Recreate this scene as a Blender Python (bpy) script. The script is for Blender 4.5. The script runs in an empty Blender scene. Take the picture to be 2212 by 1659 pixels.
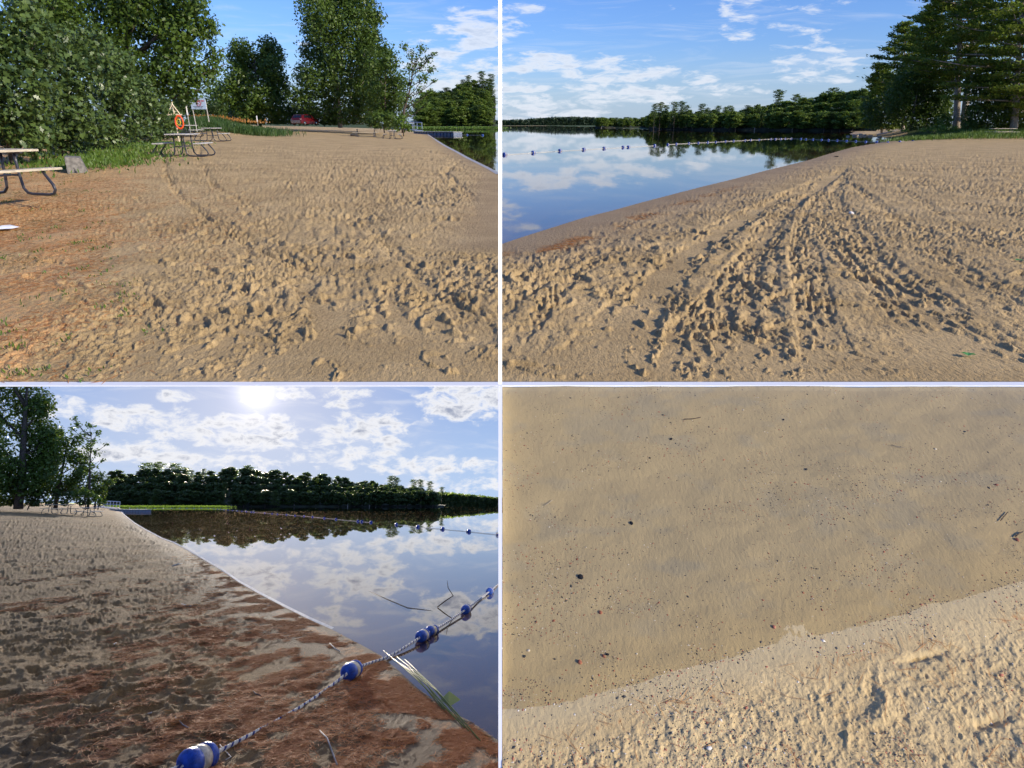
import bpy, math, random
import numpy as np
from mathutils import Matrix, Vector
from math import radians as R, sin, cos, pi, sqrt, atan2, atan, tan

# ------------------------------------------------------------------ camera, world, sun
# Measured layout: the picture is 2212 x 1659 units, focal length F of those units.
F = 1500.0; CX = 1106.0; CY = 829.5
EYE = 1.6
HOR_T = 267.0                      # horizon of the two upper places
HOR_B = 1086.0                     # horizon of the lower lake view
PT = atan((CY - HOR_T) / F)        # camera pitch below the upper horizon
sc = bpy.context.scene
C = sc.collection
cam_d = bpy.data.cameras.new('camera'); cam = bpy.data.objects.new('camera', cam_d); C.objects.link(cam)
cam_d.sensor_width = 36; cam_d.lens = 36 * F / 2212; cam_d.clip_end = 5000; cam_d.clip_start = 0.05
cam.location = (0, 0, EYE); cam.rotation_euler = (pi / 2 - PT, 0, 0)
sc.camera = cam
sc.view_settings.view_transform = 'Standard'; sc.view_settings.look = 'None'
sc.view_settings.exposure = 0.0; sc.view_settings.gamma = 1.0
sc.cycles.use_denoising = True
sc.cycles.max_bounces = 6; sc.cycles.transparent_max_bounces = 8; sc.cycles.caustics_reflective = False
sc.cycles.sample_clamp_indirect = 4.0

SUN_EL = R(24); SUN_AZ = R(120)    # azimuth clockwise from the view direction (+Y)
sd = Vector((sin(SUN_AZ) * cos(SUN_EL), cos(SUN_AZ) * cos(SUN_EL), sin(SUN_EL)))
sun_d = bpy.data.lights.new('sun', 'SUN'); sun_d.energy = 5.0; sun_d.angle = R(0.5); sun_d.color = (1.0, 0.89, 0.72)
sun = bpy.data.objects.new('sun', sun_d); C.objects.link(sun)
sun.rotation_euler = sd.to_track_quat('Z', 'Y').to_euler()


class View:
    """A place: its own level ground, with the eye `h` above it, seen from the one camera."""
    def __init__(s, pitch, h):
        s.p = pitch; s.h = h; s.c = cos(pitch); s.s = sin(pitch)
        s.M = Matrix.Translation((0, 0, EYE)) @ Matrix.Rotation(pitch - PT, 4, 'X') @ Matrix.Translation((0, 0, -h))
        s.hor = CY - F * tan(pitch)
    def kt(s, px, py):
        return (px - CX) / F, (CY - py) / F
    def g(s, px, py, z=0.0):       # point of height z seen at a pixel
        a, b = s.kt(px, py)
        dz = -s.s + b * s.c; dy = s.c + b * s.s
        t = (z - s.h) / dz
        return np.array((a * t, dy * t, z))
    def at(s, px, py, Y):          # point at distance Y seen at a pixel
        a, b = s.kt(px, py)
        dz = -s.s + b * s.c; dy = s.c + b * s.s
        t = Y / dy
        return np.array((a * t, Y, s.h + dz * t))
    def xz(s, px, Y, z):           # x of a point at distance Y, height z, seen at column px
        d = Y * s.c - (z - s.h) * s.s
        return (px - CX) / F * d
    def proj(s, X, Y, Z):
        d = Y * s.c - (Z - s.h) * s.s; u = Y * s.s + (Z - s.h) * s.c
        return CX + F * X / d, CY - F * u / d
    def azel(s, px, py):
        a, b = s.kt(px, py)
        v = np.array((a, s.c + b * s.s, -s.s + b * s.c)); v /= np.linalg.norm(v)
        return atan2(v[0], v[1]), math.asin(v[2])


VT = View(PT, EYE)
VB = View(-atan((HOR_B - CY) / F), 1.6)
VR = View(R(36), 1.3)

# ------------------------------------------------------------------ node helpers
class NT:
    def __init__(s, nt):
        s.nt = nt
    def n(s, typ, **kw):
        o = s.nt.nodes.new(typ)
        for k, v in kw.items(): setattr(o, k, v)
        return o
    def l(s, a, b): s.nt.links.new(a, b)
    def put(s, sock, v):
        if isinstance(v, (int, float)): sock.default_value = v
        elif isinstance(v, (tuple, list)): sock.default_value = tuple(v) if len(v) == len(sock.default_value) else tuple(v) + (1,)
        else: s.l(v, sock)
    def m(s, op, a, b=None, c=None, clamp=False):
        o = s.n('ShaderNodeMath', operation=op); o.use_clamp = clamp
        s.put(o.inputs[0], a)
        if b is not None: s.put(o.inputs[1], b)
        if c is not None: s.put(o.inputs[2], c)
        return o.outputs[0]
    def vm(s, op, a, b=None):
        o = s.n('ShaderNodeVectorMath', operation=op); s.put(o.inputs[0], a)
        if b is not None: s.put(o.inputs[1], b)
        return o
    def mix(s, f, a, b):
        o = s.n('ShaderNodeMix', data_type='RGBA'); s.put(o.inputs[0], f); s.put(o.inputs[6], a); s.put(o.inputs[7], b)
        return o.outputs[2]
    def mr(s, v, a, b, c=0.0, d=1.0, smooth=True):
        o = s.n('ShaderNodeMapRange'); o.interpolation_type = 'SMOOTHSTEP' if smooth else 'LINEAR'
        s.put(o.inputs[0], v); s.put(o.inputs[1], a); s.put(o.inputs[2], b); s.put(o.inputs[3], c); s.put(o.inputs[4], d)
        return o.outputs[0]
    def noise(s, vec, scale, detail=4, rough=0.55, dist=0.0):
        o = s.n('ShaderNodeTexNoise'); s.l(vec, o.inputs['Vector']) if vec is not None else None
        o.inputs['Scale'].default_value = scale; o.inputs['Detail'].default_value = detail
        o.inputs['Roughness'].default_value = rough; o.inputs['Distortion'].default_value = dist
        return o.outputs['Fac']
    def comb(s, x, y, z):
        o = s.n('ShaderNodeCombineXYZ')
        for i, v in enumerate((x, y, z)): s.put(o.inputs[i], v)
        return o.outputs[0]


def clouds(N, dirv, view, blobs, wisp=0.25, sx=9.0, sy=26.0, seed=0.0, detail=8, blo=0.0):
    """Cloud cover 0..1 and a thickness value from a direction."""
    sp = N.n('ShaderNodeSeparateXYZ'); N.l(dirv, sp.inputs[0])
    az = N.m('ARCTAN2', sp.outputs[0], sp.outputs[1]); el = N.m('ARCSINE', sp.outputs[2])
    nz = N.noise(N.comb(N.m('MULTIPLY', az, sx), N.m('MULTIPLY', el, sy), seed), 2.6, detail, 0.60, 0.3)
    mask = None
    for (px, py, w, h, amp) in blobs:
        a0, e0 = view.azel(px, py)
        da = N.m('MULTIPLY', N.m('SUBTRACT', az, a0), F / w); de = N.m('MULTIPLY', N.m('SUBTRACT', el, e0), F / h)
        r = N.m('ADD', N.m('MULTIPLY', da, da), N.m('MULTIPLY', de, de))
        v = N.m('MULTIPLY', N.mr(r, 0.0, 2.4, 1.0, 0.0), amp)
        mask = v if mask is None else N.m('MAXIMUM', mask, v)
    den = N.mr(N.m('ADD', N.m('MULTIPLY', mask, 0.30), nz), 0.64, 0.84)
    w1 = N.noise(N.comb(N.m('MULTIPLY', az, sx * .7), N.m('MULTIPLY', el, sy * 1.6), seed + 4), 1.2, 7, 0.6, 1.2)
    wv = N.m('MULTIPLY', N.mr(w1, 0.48, 0.75), wisp)
    cover = N.m('MAXIMUM', den, wv)
    thick = N.mr(N.m('ADD', N.m('MULTIPLY', mask, 0.30), nz), 0.80, 1.02)
    return cover, thick, az, el


# ------------------------------------------------------------------ world: upper sky
world = bpy.data.worlds.new('World'); sc.world = world; world.use_nodes = True
wn = world.node_tree; wn.nodes.clear(); N = NT(wn)
tc = N.n('ShaderNodeTexCoord')
sky = N.n('ShaderNodeTexSky', sky_type='NISHITA'); sky.sun_disc = False
sky.sun_elevation = SUN_EL; sky.sun_rotation = SUN_AZ; sky.altitude = 200; sky.air_density = 1.0; sky.dust_density = 0.6; sky.ozone_density = 2.0
T_BLOBS = [(1230, 142, 150, 20, .9), (1360, 162, 110, 14, .9), (1130, 132, 80, 17, .95), (1130, 185, 60, 20, .85), (1180, 222, 170, 22, .8),
           (1330, 208, 150, 22, .85), (1140, 245, 120, 16, .9), (1600, 25, 34, 60, .75), (1508, 165, 40, 14, .9), (1760, 152, 75, 28, .85),
           (1600, 195, 90, 14, .75), (1120, 18, 45, 12, .85), (1740, 40, 90, 30, .45), (1790, 95, 110, 18, .45),
           (1025, 62, 80, 34, 1.0), (985, 150, 110, 50, .95), (1000, 190, 120, 24, .8), (900, 85, 70, 22, .75), (690, 110, 60, 24, .5), (1080, 120, 60, 30, .6)]
cov, thk, az, el = clouds(N, tc.outputs['Generated'], VT, T_BLOBS, wisp=0.28, sx=9, sy=34, seed=3.3)
cov = N.m('MULTIPLY', cov, .78)
haz = N.mr(el, 0.0, 0.10, 0.55, 0.0)                    # milky band close to the horizon
gam = N.n('ShaderNodeHueSaturation'); gam.inputs['Saturation'].default_value = 1.12; N.l(sky.outputs[0], gam.inputs['Color'])
tint = N.n('ShaderNodeMix', data_type='RGBA', blend_type='MULTIPLY'); tint.inputs[0].default_value = 1
N.l(gam.outputs[0], tint.inputs[6]); tint.inputs[7].default_value = (0.74, 0.98, 1.62, 1)
bg1 = N.n('ShaderNodeBackground'); N.l(tint.outputs[2], bg1.inputs[0]); bg1.inputs[1].default_value = 0.11
bg2 = N.n('ShaderNodeBackground'); N.l(N.mix(thk, (0.86, 0.90, 0.98), (0.62, 0.68, 0.80)), bg2.inputs[0]); bg2.inputs[1].default_value = 1.0
bgh = N.n('ShaderNodeBackground'); bgh.inputs[0].default_value = (0.58, 0.74, 0.98, 1); bgh.inputs[1].default_value = 0.85
ms0 = N.n('ShaderNodeMixShader'); N.l(haz, ms0.inputs[0]); N.l(bg1.outputs[0], ms0.inputs[1]); N.l(bgh.outputs[0], ms0.inputs[2])
ms = N.n('ShaderNodeMixShader'); N.l(cov, ms.inputs[0]); N.l(ms0.outputs[0], ms.inputs[1]); N.l(bg2.outputs[0], ms.inputs[2])
wo = N.n('ShaderNodeOutputWorld'); N.l(ms.outputs[0], wo.inputs[0])

# ------------------------------------------------------------------ materials
def newmat(name):
    m = bpy.data.materials.new(name); m.use_nodes = True; m.node_tree.nodes.clear()
    N = NT(m.node_tree); out = N.n('ShaderNodeOutputMaterial')
    return m, N, out

def simple(name, col, rough=0.6, metal=0.0, var=0.12, nscale=6.0, bump=0.0, bscale=60.0, spec=0.5, stretch=None, emit=None):
    m, N, out = newmat(name)
    p = N.n('ShaderNodeBsdfPrincipled'); tcd = N.n('ShaderNodeTexCoord'); v = tcd.outputs['Object']
    if stretch:
        mp = N.n('ShaderNodeMapping'); mp.inputs['Scale'].default_value = stretch; N.l(v, mp.inputs[0]); v = mp.outputs[0]
    nz = N.noise(v, nscale, 5)
    a = tuple(c * (1 - var) for c in col); b = tuple(min(1, c * (1 + var)) for c in col)
    N.l(N.mix(N.mr(nz, .3, .7), a, b), p.inputs['Base Color'])
    p.inputs['Roughness'].default_value = rough; p.inputs['Metallic'].default_value = metal
    p.inputs['Specular IOR Level'].default_value = spec
    if bump:
        bn = N.n('ShaderNodeBump'); bn.inputs['Strength'].default_value = bump; bn.inputs['Distance'].default_value = 0.01
        N.l(N.noise(v, bscale, 4), bn.inputs['Height']); N.l(bn.outputs[0], p.inputs['Normal'])
    N.l(p.outputs[0], out.inputs[0])
    return m

def leafmat(name, c1, c2, rough=0.5, trans=0.25, spec=0.4, objvar=0.25):
    m, N, out = newmat(name)
    p = N.n('ShaderNodeBsdfPrincipled'); geo = N.n('ShaderNodeNewGeometry'); oi = N.n('ShaderNodeObjectInfo')
    f = N.m('ADD', N.m('MULTIPLY', geo.outputs['Random Per Island'], 1.0 - objvar), N.m('MULTIPLY', oi.outputs['Random'], objvar))
    tcl = N.n('ShaderNodeTexCoord'); f = N.m('ADD', N.m('MULTIPLY', f, .62), N.m('MULTIPLY', N.mr(N.noise(tcl.outputs['Object'], .55, 3, .6), .35, .65), .38))
    col = N.mix(f, c1, c2)
    N.l(col, p.inputs['Base Color']); p.inputs['Roughness'].default_value = rough; p.inputs['Specular IOR Level'].default_value = spec
    t = N.n('ShaderNodeBsdfTranslucent'); N.l(N.mix(0.5, col, (0.20, 0.31, 0.03)), t.inputs[0])
    mx = N.n('ShaderNodeMixShader'); mx.inputs[0].default_value = trans
    N.l(p.outputs[0], mx.inputs[1]); N.l(t.outputs[0], mx.inputs[2]); N.l(mx.outputs[0], out.inputs[0])
    return m

def sandmat(name, dry1, dry2, wet, needle, silt, bump=0.5, bs=1.0, wetgloss=0.35, speck=.55):
    """Sand: masks painted per vertex say where litter (R), grass/soil (G), lake silt (B) and damp sand (A) lie."""
    m, N, out = newmat(name)
    p = N.n('ShaderNodeBsdfPrincipled'); tcd = N.n('ShaderNodeTexCoord'); v = tcd.outputs['Object']
    at = N.n('ShaderNodeAttribute', attribute_name='mask'); sp = N.n('ShaderNodeSeparateColor'); N.l(at.outputs['Color'], sp.inputs[0])
    big = N.noise(v, 0.9 * bs, 5, .6); fine = N.noise(v, 85 * bs, 3, .7)
    c = N.mix(N.mr(big, .3, .7), dry1, dry2)
    c = N.mix(N.mr(fine, .55, .8, 0, .45), c, tuple(x * .35 for x in dry1))
    c = N.mix(N.mr(fine, .42, .25, 0, .4), c, tuple(min(1, x * 1.35) for x in dry2))
    mq = N.n('ShaderNodeMapping'); mq.inputs['Scale'].default_value = (1, .42, 1); N.l(v, mq.inputs[0])
    spk = N.noise(mq.outputs[0], 34 * bs, 4, .75)
    c = N.mix(N.mr(spk, .53, .70, 0, speck), c, tuple(x * .30 for x in dry1))
    c = N.mix(N.mr(spk, .44, .30, 0, speck * .7), c, tuple(min(1, x * 1.30) for x in dry2))
    c = N.mix(at.outputs['Alpha'], c, wet)
    mp = N.n('ShaderNodeMapping'); mp.inputs['Scale'].default_value = (1, .45, 1); N.l(v, mp.inputs[0])
    nn = N.noise(mp.outputs[0], 16 * bs, 6, .75)
    nf = N.mr(N.m('ADD', N.m('MULTIPLY', sp.outputs[0], .62), N.m('MULTIPLY', N.m('SUBTRACT', nn, .5), 1.9)), .36, .85)
    c = N.mix(nf, c, N.mix(N.mr(fine, .35, .65), needle, tuple(x * 1.5 for x in needle)))
    gf = N.mr(N.m('ADD', sp.outputs[1], N.m('MULTIPLY', N.m('SUBTRACT', nn, .5), 1.4)), .38, .62)
    c = N.mix(gf, c, N.mix(N.mr(fine, .3, .7), (.03, .055, .012), (.09, .12, .03)))
    c = N.mix(sp.outputs[2], c, silt)
    N.l(c, p.inputs['Base Color']); N.put(p.inputs['Roughness'], N.m('SUBTRACT', 0.95, N.m('MULTIPLY', at.outputs['Alpha'], wetgloss)))
    p.inputs['Specular IOR Level'].default_value = 0.3
    bn = N.n('ShaderNodeBump'); bn.inputs['Strength'].default_value = bump; bn.inputs['Distance'].default_value = 0.03 / bs
    h = N.m('ADD', N.noise(mp.outputs[0], 22 * bs, 6, .7), N.m('MULTIPLY', N.noise(v, 90 * bs, 2, .6), .25))
    N.put(bn.inputs['Height'], N.m('MULTIPLY', h, N.m('SUBTRACT', 1.0, N.m('MULTIPLY', at.outputs['Alpha'], .35))))
    N.l(bn.outputs[0], p.inputs['Normal']); N.l(p.outputs[0], out.inputs[0])
    return m

def watermat(name, tint=(.42, .36, .26), rough=0.02, bump=0.05, scale=(2.0, .35, 1), fpow=5.0, bd=0.02):
    m, N, out = newmat(name)
    tcd = N.n('ShaderNodeTexCoord'); mp = N.n('ShaderNodeMapping'); mp.inputs['Scale'].default_value = scale; N.l(tcd.outputs['Object'], mp.inputs[0])
    bn = N.n('ShaderNodeBump'); bn.inputs['Strength'].default_value = bump; bn.inputs['Distance'].default_value = bd
    N.l(N.noise(mp.outputs[0], 1.4, 3, .5), bn.inputs['Height'])
    geo = N.n('ShaderNodeNewGeometry'); dt = N.vm('DOT_PRODUCT', geo.outputs['Incoming'], bn.outputs[0]).outputs['Value']
    fz = N.m('ADD', 0.025, N.m('MULTIPLY', 0.975, N.m('POWER', N.m('SUBTRACT', 1.0, N.m('ABSOLUTE', dt), clamp=True), fpow)))
    g = N.n('ShaderNodeBsdfGlossy'); g.inputs['Roughness'].default_value = rough; N.l(bn.outputs[0], g.inputs['Normal']); g.inputs[0].default_value = (1, 1, 1, 1)
    t = N.n('ShaderNodeBsdfTransparent'); t.inputs[0].default_value = tint + (1,)
    mx = N.n('ShaderNodeMixShader'); N.l(fz, mx.inputs[0]); N.l(t.outputs[0], mx.inputs[1]); N.l(g.outputs[0], mx.inputs[2])
    N.l(mx.outputs[0], out.inputs[0])
    return m

MT = {}
MT['sand'] = sandmat('beach_sand', (.45, .310, .140), (.60, .425, .205), (.24, .165, .10), (.55, .31, .13), (.030, .028, .012), bump=1.0)
MT['sand_b'] = sandmat('shade_toned_beach_sand', (.165, .098, .038), (.265, .162, .064), (.12, .09, .06), (.27, .135, .058), (.035, .030, .024), bump=.9, wetgloss=.15)  # brown wet sand; dimness against the low sun is put into the colour
MT['sand_r'] = sandmat('close_sand', (.56, .41, .205), (.68, .52, .275), (.57, .445, .245), (.42, .18, .06), (.44, .385, .275), bump=.5, bs=4.0, wetgloss=.1, speck=.3)
MT['water'] = watermat('lake_water', tint=(.62, .52, .42), fpow=6.2, bump=.055, rough=.02)
MT['water_b'] = watermat('lake_water_evening', tint=(.60, .50, .40), fpow=5.8, bump=.012, rough=.004)
MT['water_r'] = watermat('shallow_water', tint=(.93, .90, .82), bump=.10, rough=.0, scale=(14, 9, 1), bd=.003)
MT['white'] = simple('white_paint', (.93, .93, .93), .5, var=.02)
MT['wood'] = simple('weathered_wood', (.52, .45, .33), .7, var=.25, nscale=5, stretch=(2, 14, 14), bump=.3)
MT['wood_grey'] = simple('grey_weathered_wood', (.46, .44, .41), .7, var=.25, nscale=5, stretch=(2, 14, 14), bump=.3)
MT['newwood'] = simple('fresh_timber', (.75, .62, .42), .7, var=.15, nscale=5)
MT['darkmetal'] = simple('dark_painted_steel', (.035, .035, .045), .3, var=.2, spec=.6)
MT['bark'] = simple('bark', (.085, .065, .05), .9, var=.45, nscale=9, bump=.8, bscale=20)
MT['pinebark'] = simple('pine_bark', (.36, .30, .24), .9, var=.4, nscale=6, stretch=(4, 4, .8), bump=.8, bscale=14)
MT['palebark'] = simple('birch_bark', (.34, .31, .27), .8, var=.35, nscale=5)
MT['deadwood'] = simple('bleached_dead_wood', (.42, .38, .33), .8, var=.3, nscale=9)
MT['concrete'] = simple('old_concrete', (.20, .185, .16), .9, var=.35, nscale=7, bump=.6, bscale=25)
MT['rock'] = simple('lake_rock', (.40, .35, .28), .85, var=.4, nscale=5, bump=.6, bscale=12)
MT['darkrock'] = simple('dark_soil', (.06, .05, .042), .95, var=.5, nscale=9, bump=.8, bscale=20)
MT['blue'] = simple('blue_plastic', (.014, .065, .34), .42, var=.45, nscale=22, bump=.35, bscale=60)
MT['cream'] = simple('aged_white_plastic', (.54, .48, .37), .6, var=.3, nscale=26, bump=.3, bscale=60)
MT['ropewhite'] = simple('white_rope_strand', (.55, .52, .46), .8, var=.2, nscale=60)
MT['ropeblue'] = simple('blue_rope_strand', (.02, .035, .16), .8, var=.2, nscale=60)
MT['red'] = simple('shade_toned_red_paint', (.09, .004, .006), .25, var=.1, spec=.6)  # red darkened: the shade under the trees is put into the paint
MT['glass'] = simple('dark_glass', (.01, .012, .016), .05, spec=.8, var=.1)
MT['chrome'] = simple('bright_metal', (.65, .65, .68), .2, 1.0, var=.05)
MT['rubber'] = simple('tyre_rubber', (.02, .02, .02), .8)
MT['lightglass'] = simple('clear_lens', (.8, .78, .7), .1, spec=.8)
MT['signface'] = simple('pale_blue_sign', (.42, .55, .80), .5, var=.05)
MT['redink'] = simple('red_sign_ink', (.45, .06, .10), .6)
MT['greyink'] = simple('grey_sign_ink', (.12, .13, .2), .6)
MT['orange'] = simple('orange_ring_foam', (.85, .10, .02), .5)
MT['yellow'] = simple('yellow_throw_rope', (.75, .55, .03), .7)
MT['float'] = simple('blue_grey_dock_float', (.16, .19, .26), .5, var=.15)
MT['needles'] = leafmat('fallen_needles', (.36, .13, .04), (.60, .30, .11), rough=.8, trans=0.1, spec=.2)
MT['needles_b'] = leafmat('fallen_needles_damp', (.34, .10, .035), (.60, .28, .12), rough=.8, trans=0.15, spec=.2)
MT['reed'] = leafmat('green_reed', (.16, .22, .05), (.35, .36, .12), rough=.5, trans=.2)
MT['grass'] = leafmat('grass_blades', (.05, .10, .015), (.16, .24, .04), trans=.3)
MT['weeds'] = leafmat('dark_weeds', (.03, .07, .015), (.07, .13, .03), trans=.3)
MT['flower'] = leafmat('orange_lily', (.30, .10, .02), (.40, .20, .04), trans=.2)
MT['oak'] = leafmat('oak_leaf', (.034, .066, .016), (.13, .19, .045), rough=.38, trans=.15, spec=.45, objvar=.1)
MT['maple'] = leafmat('maple_leaf', (.040, .078, .012), (.125, .195, .026), rough=.45, trans=.28)
MT['birch'] = leafmat('birch_leaf', (.048, .090, .016), (.135, .205, .034), rough=.45, trans=.30)
MT['light'] = leafmat('light_leaf', (.07, .13, .018), (.15, .24, .035), rough=.45, trans=.35)
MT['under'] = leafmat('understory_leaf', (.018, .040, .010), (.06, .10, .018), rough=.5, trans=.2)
MT['pineleaf'] = leafmat('pine_needle_foliage', (.10, .15, .022), (.28, .33, .06), rough=.5, trans=.48, objvar=.15)
MT['fir'] = leafmat('fir_foliage', (.018, .045, .014), (.055, .09, .022), rough=.5, trans=.2)
MT['far1'] = leafmat('far_leaf', (.095, .155, .028), (.27, .36, .07), trans=.45, objvar=.55)
MT['far2'] = leafmat('far_fir', (.055, .105, .028), (.15, .21, .05), trans=.2, objvar=.55)
MT['far3'] = leafmat('backlit_toned_far_leaf', (.030, .055, .018), (.085, .125, .035), trans=.3, objvar=.5)  # darker copy of the far leaf, backlit shade put into the colour
MT['ridge'] = leafmat('distant_ridge_leaf', (.020, .040, .028), (.05, .085, .04), trans=.1)
MT['floor'] = simple('forest_floor', (.030, .035, .018), .95, var=.4, nscale=.4)
MT['litter'] = simple('white_litter', (.8, .8, .8), .6)
MT['leafgreen'] = simple('fresh_green_leaf', (.08, .30, .05), .5, var=.2, nscale=30)
MT['pebdark'] = simple('dark_pebble', (.05, .055, .06), .6, var=.3, nscale=40)
MT['pebred'] = simple('red_pebble', (.42, .15, .09), .6, var=.3, nscale=40)
MT['pebwhite'] = simple('white_pebble', (.75, .70, .62), .5, var=.1, nscale=40)
MT['charcoal'] = simple('charcoal_bit', (.012, .014, .018), .9, var=.3)
MT['foam'] = simple('lake_foam', (.55, .52, .46), .6, var=.15, nscale=12)

# ------------------------------------------------------------------ mesh helpers
def link(name, me, m, parent=None):
    if m is not None: me.materials.append(m)
    o = bpy.data.objects.new(name, me); C.objects.link(o)
    if parent is not None: o.parent = parent
    return o

def fast_mesh(name, V, Fc, smooth=False):
    """V (n,3); Fc (m,k) with all faces the same size."""
    me = bpy.data.meshes.new(name); V = np.asarray(V, dtype=np.float32); Fc = np.asarray(Fc, dtype=np.int32)
    n, k = Fc.shape
    me.vertices.add(len(V)); me.vertices.foreach_set('co', V.ravel())
    me.loops.add(n * k); me.loops.foreach_set('vertex_index', Fc.ravel())
    me.polygons.add(n); me.polygons.foreach_set('loop_start', np.arange(0, n * k, k, dtype=np.int32))
    me.polygons.foreach_set('loop_total', np.full(n, k, dtype=np.int32))
    if smooth: me.polygons.foreach_set('use_smooth', np.ones(n, dtype=bool))
    me.update(calc_edges=True)
    return me

class MB:
    def __init__(s): s.v = []; s.f = []
    def add(s, vs, fs):
        b = len(s.v); s.v += [tuple(map(float, v)) for v in vs]; s.f += [tuple(b + i for i in f) for f in fs]; return s
    def box(s, c, size, rot=None, taper=None):
        hx, hy, hz = size[0] / 2, size[1] / 2, size[2] / 2; vs = []
        for z in (-1, 1):
            k = 1 if (taper is None or z < 0) else taper
            for x, y in ((-1, -1), (1, -1), (1, 1), (-1, 1)): vs.append(Vector((x * hx * k, y * hy * k, z * hz)))
        if rot is not None: vs = [rot @ v for v in vs]
        vs = [v + Vector(c) for v in vs]
        return s.add(vs, [(3, 2, 1, 0), (4, 5, 6, 7), (0, 1, 5, 4), (1, 2, 6, 5), (2, 3, 7, 6), (3, 0, 4, 7)])
    def tube(s, pts, rad, n=8, cap=True):
        pts = [Vector(p) for p in pts]; m = len(pts); rad = rad if hasattr(rad, '__len__') else [rad] * m
        vs = []; prev = None
        for i, p in enumerate(pts):
            d = (pts[min(i + 1, m - 1)] - pts[max(i - 1, 0)]).normalized()
            a = prev if prev is not None else (Vector((0, 0, 1)) if abs(d.z) < .9 else Vector((1, 0, 0)))
            u = (a - d * a.dot(d)).normalized(); prev = u; w = d.cross(u)
            for k in range(n):
                t = 2 * pi * k / n; vs.append(p + (u * cos(t) + w * sin(t)) * rad[i])
        fs = [(i * n + k, i * n + (k + 1) % n, (i + 1) * n + (k + 1) % n, (i + 1) * n + k) for i in range(m - 1) for k in range(n)]
        if cap: fs += [tuple(range(n))[::-1], tuple((m - 1) * n + k for k in range(n))]
        return s.add(vs, fs)
    def lathe(s, prof, axis=(1, 0, 0), c=(0, 0, 0), n=20):
        ax = Vector(axis).normalized(); pts = [Vector(c) + ax * a for a, r in prof]
        a = Vector((0, 0, 1)) if abs(ax.z) < .9 else Vector((1, 0, 0)); u = (a - ax * a.dot(ax)).normalized(); w = ax.cross(u)
        vs = [p + (u * cos(2 * pi * k / n) + w * sin(2 * pi * k / n)) * r for p, (_, r) in zip(pts, prof) for k in range(n)]
        m = len(prof)
        fs = [(i * n + k, i * n + (k + 1) % n, (i + 1) * n + (k + 1) % n, (i + 1) * n + k) for i in range(m - 1) for k in range(n)]
        fs += [tuple(range(n))[::-1], tuple((m - 1) * n + k for k in range(n))]
        return s.add(vs, fs)
    def build(s, name, m, parent=None, smooth=False, bevel=0.0):
        me = bpy.data.meshes.new(name); me.from_pydata(s.v, [], s.f); me.update()
        if smooth: me.polygons.foreach_set('use_smooth', np.ones(len(me.polygons), dtype=bool))
        o = link(name, me, m, parent)
        if bevel:
            b = o.modifiers.new('bevel', 'BEVEL'); b.width = bevel; b.segments = 2; b.limit_method = 'ANGLE'
        return o

def rock_mb(rng, r, seedn=3, flat=.6, sub=2):
    import bmesh
    bm = bmesh.new(); bmesh.ops.create_icosphere(bm, subdivisions=sub, radius=1)
    ph = [rng.uniform(0, 6, 3) for _ in range(seedn)]; fr = [rng.uniform(1, 3.2, 3) for _ in range(seedn)]
    sx, sy = rng.uniform(.8, 1.3), rng.uniform(.7, 1.1); vs = []
    for v in bm.verts:
        k = 1 + sum(.11 * sin(v.co.x * f[0] + p[0]) * cos(v.co.y * f[1] + p[1]) * cos(v.co.z * f[2] + p[2]) * 1.6 for f, p in zip(fr, ph))
        vs.append((v.co.x * r * sx * k, v.co.y * r * sy * k, v.co.z * r * flat * k))
    fs = [tuple(v.index for v in f.verts) for f in bm.faces]; bm.free()
    mb = MB(); mb.add(vs, fs); return mb

def tag(o, label=None, cat=None, group=None, kind=None):
    if label: o['label'] = label
    if cat: o['category'] = cat
    if group: o['group'] = group
    if kind: o['kind'] = kind
    return o

def place(o, view, loc, rz=0.0, sc3=(1, 1, 1), extra=None):
    m = Matrix.Translation(Vector(loc)) @ Matrix.Rotation(rz, 4, 'Z')
    if extra is not None: m = m @ extra
    o.matrix_basis = view.M @ m @ Matrix.Diagonal((*sc3, 1)); return o

def thing(name, label, cat, group=None):
    o = bpy.data.objects.new(name, None); C.objects.link(o); o.empty_display_size = .2
    return tag(o, label, cat, group)

def copy_tree(root, label=None):
    r = root.copy(); C.objects.link(r)
    if label: r['label'] = label
    for ch in root.children:
        c = ch.copy(); C.objects.link(c); c.parent = r
        for g in ch.children:
            d = g.copy(); C.objects.link(d); d.parent = c
    return r

# ------------------------------------------------------------------ numpy noise
def _h(ix, iy, seed):
    ix = ix.astype(np.int64); iy = iy.astype(np.int64)
    n = (ix * 374761393 + iy * 668265263 + seed * 1442695041) & 0x7fffffff
    n = ((n ^ (n >> 13)) * 1274126177) & 0x7fffffff
    n = ((n ^ (n >> 16)) * 2246822519) & 0x7fffffff
    return ((n ^ (n >> 15)) & 0xffffff) / float(0xffffff)

def vn(x, y, seed=0):
    ix = np.floor(x); iy = np.floor(y); fx = x - ix; fy = y - iy
    fx = fx * fx * (3 - 2 * fx); fy = fy * fy * (3 - 2 * fy)
    a = _h(ix, iy, seed); b = _h(ix + 1, iy, seed); c = _h(ix, iy + 1, seed); d = _h(ix + 1, iy + 1, seed)
    return (a * (1 - fx) + b * fx) * (1 - fy) + (c * (1 - fx) + d * fx) * fy

def fbm(x, y, seed=0, oct=4, g=.5):
    s = 0; a = 1; t = 0
    for i in range(oct):
        s = s + a * vn(x * 2 ** i + i * 17.3, y * 2 ** i - i * 9.1, seed + i); t += a; a *= g
    return s / t

def ss(x, a, b):
    t = np.clip((x - a) / (b - a), 0, 1); return t * t * (3 - 2 * t)

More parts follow.
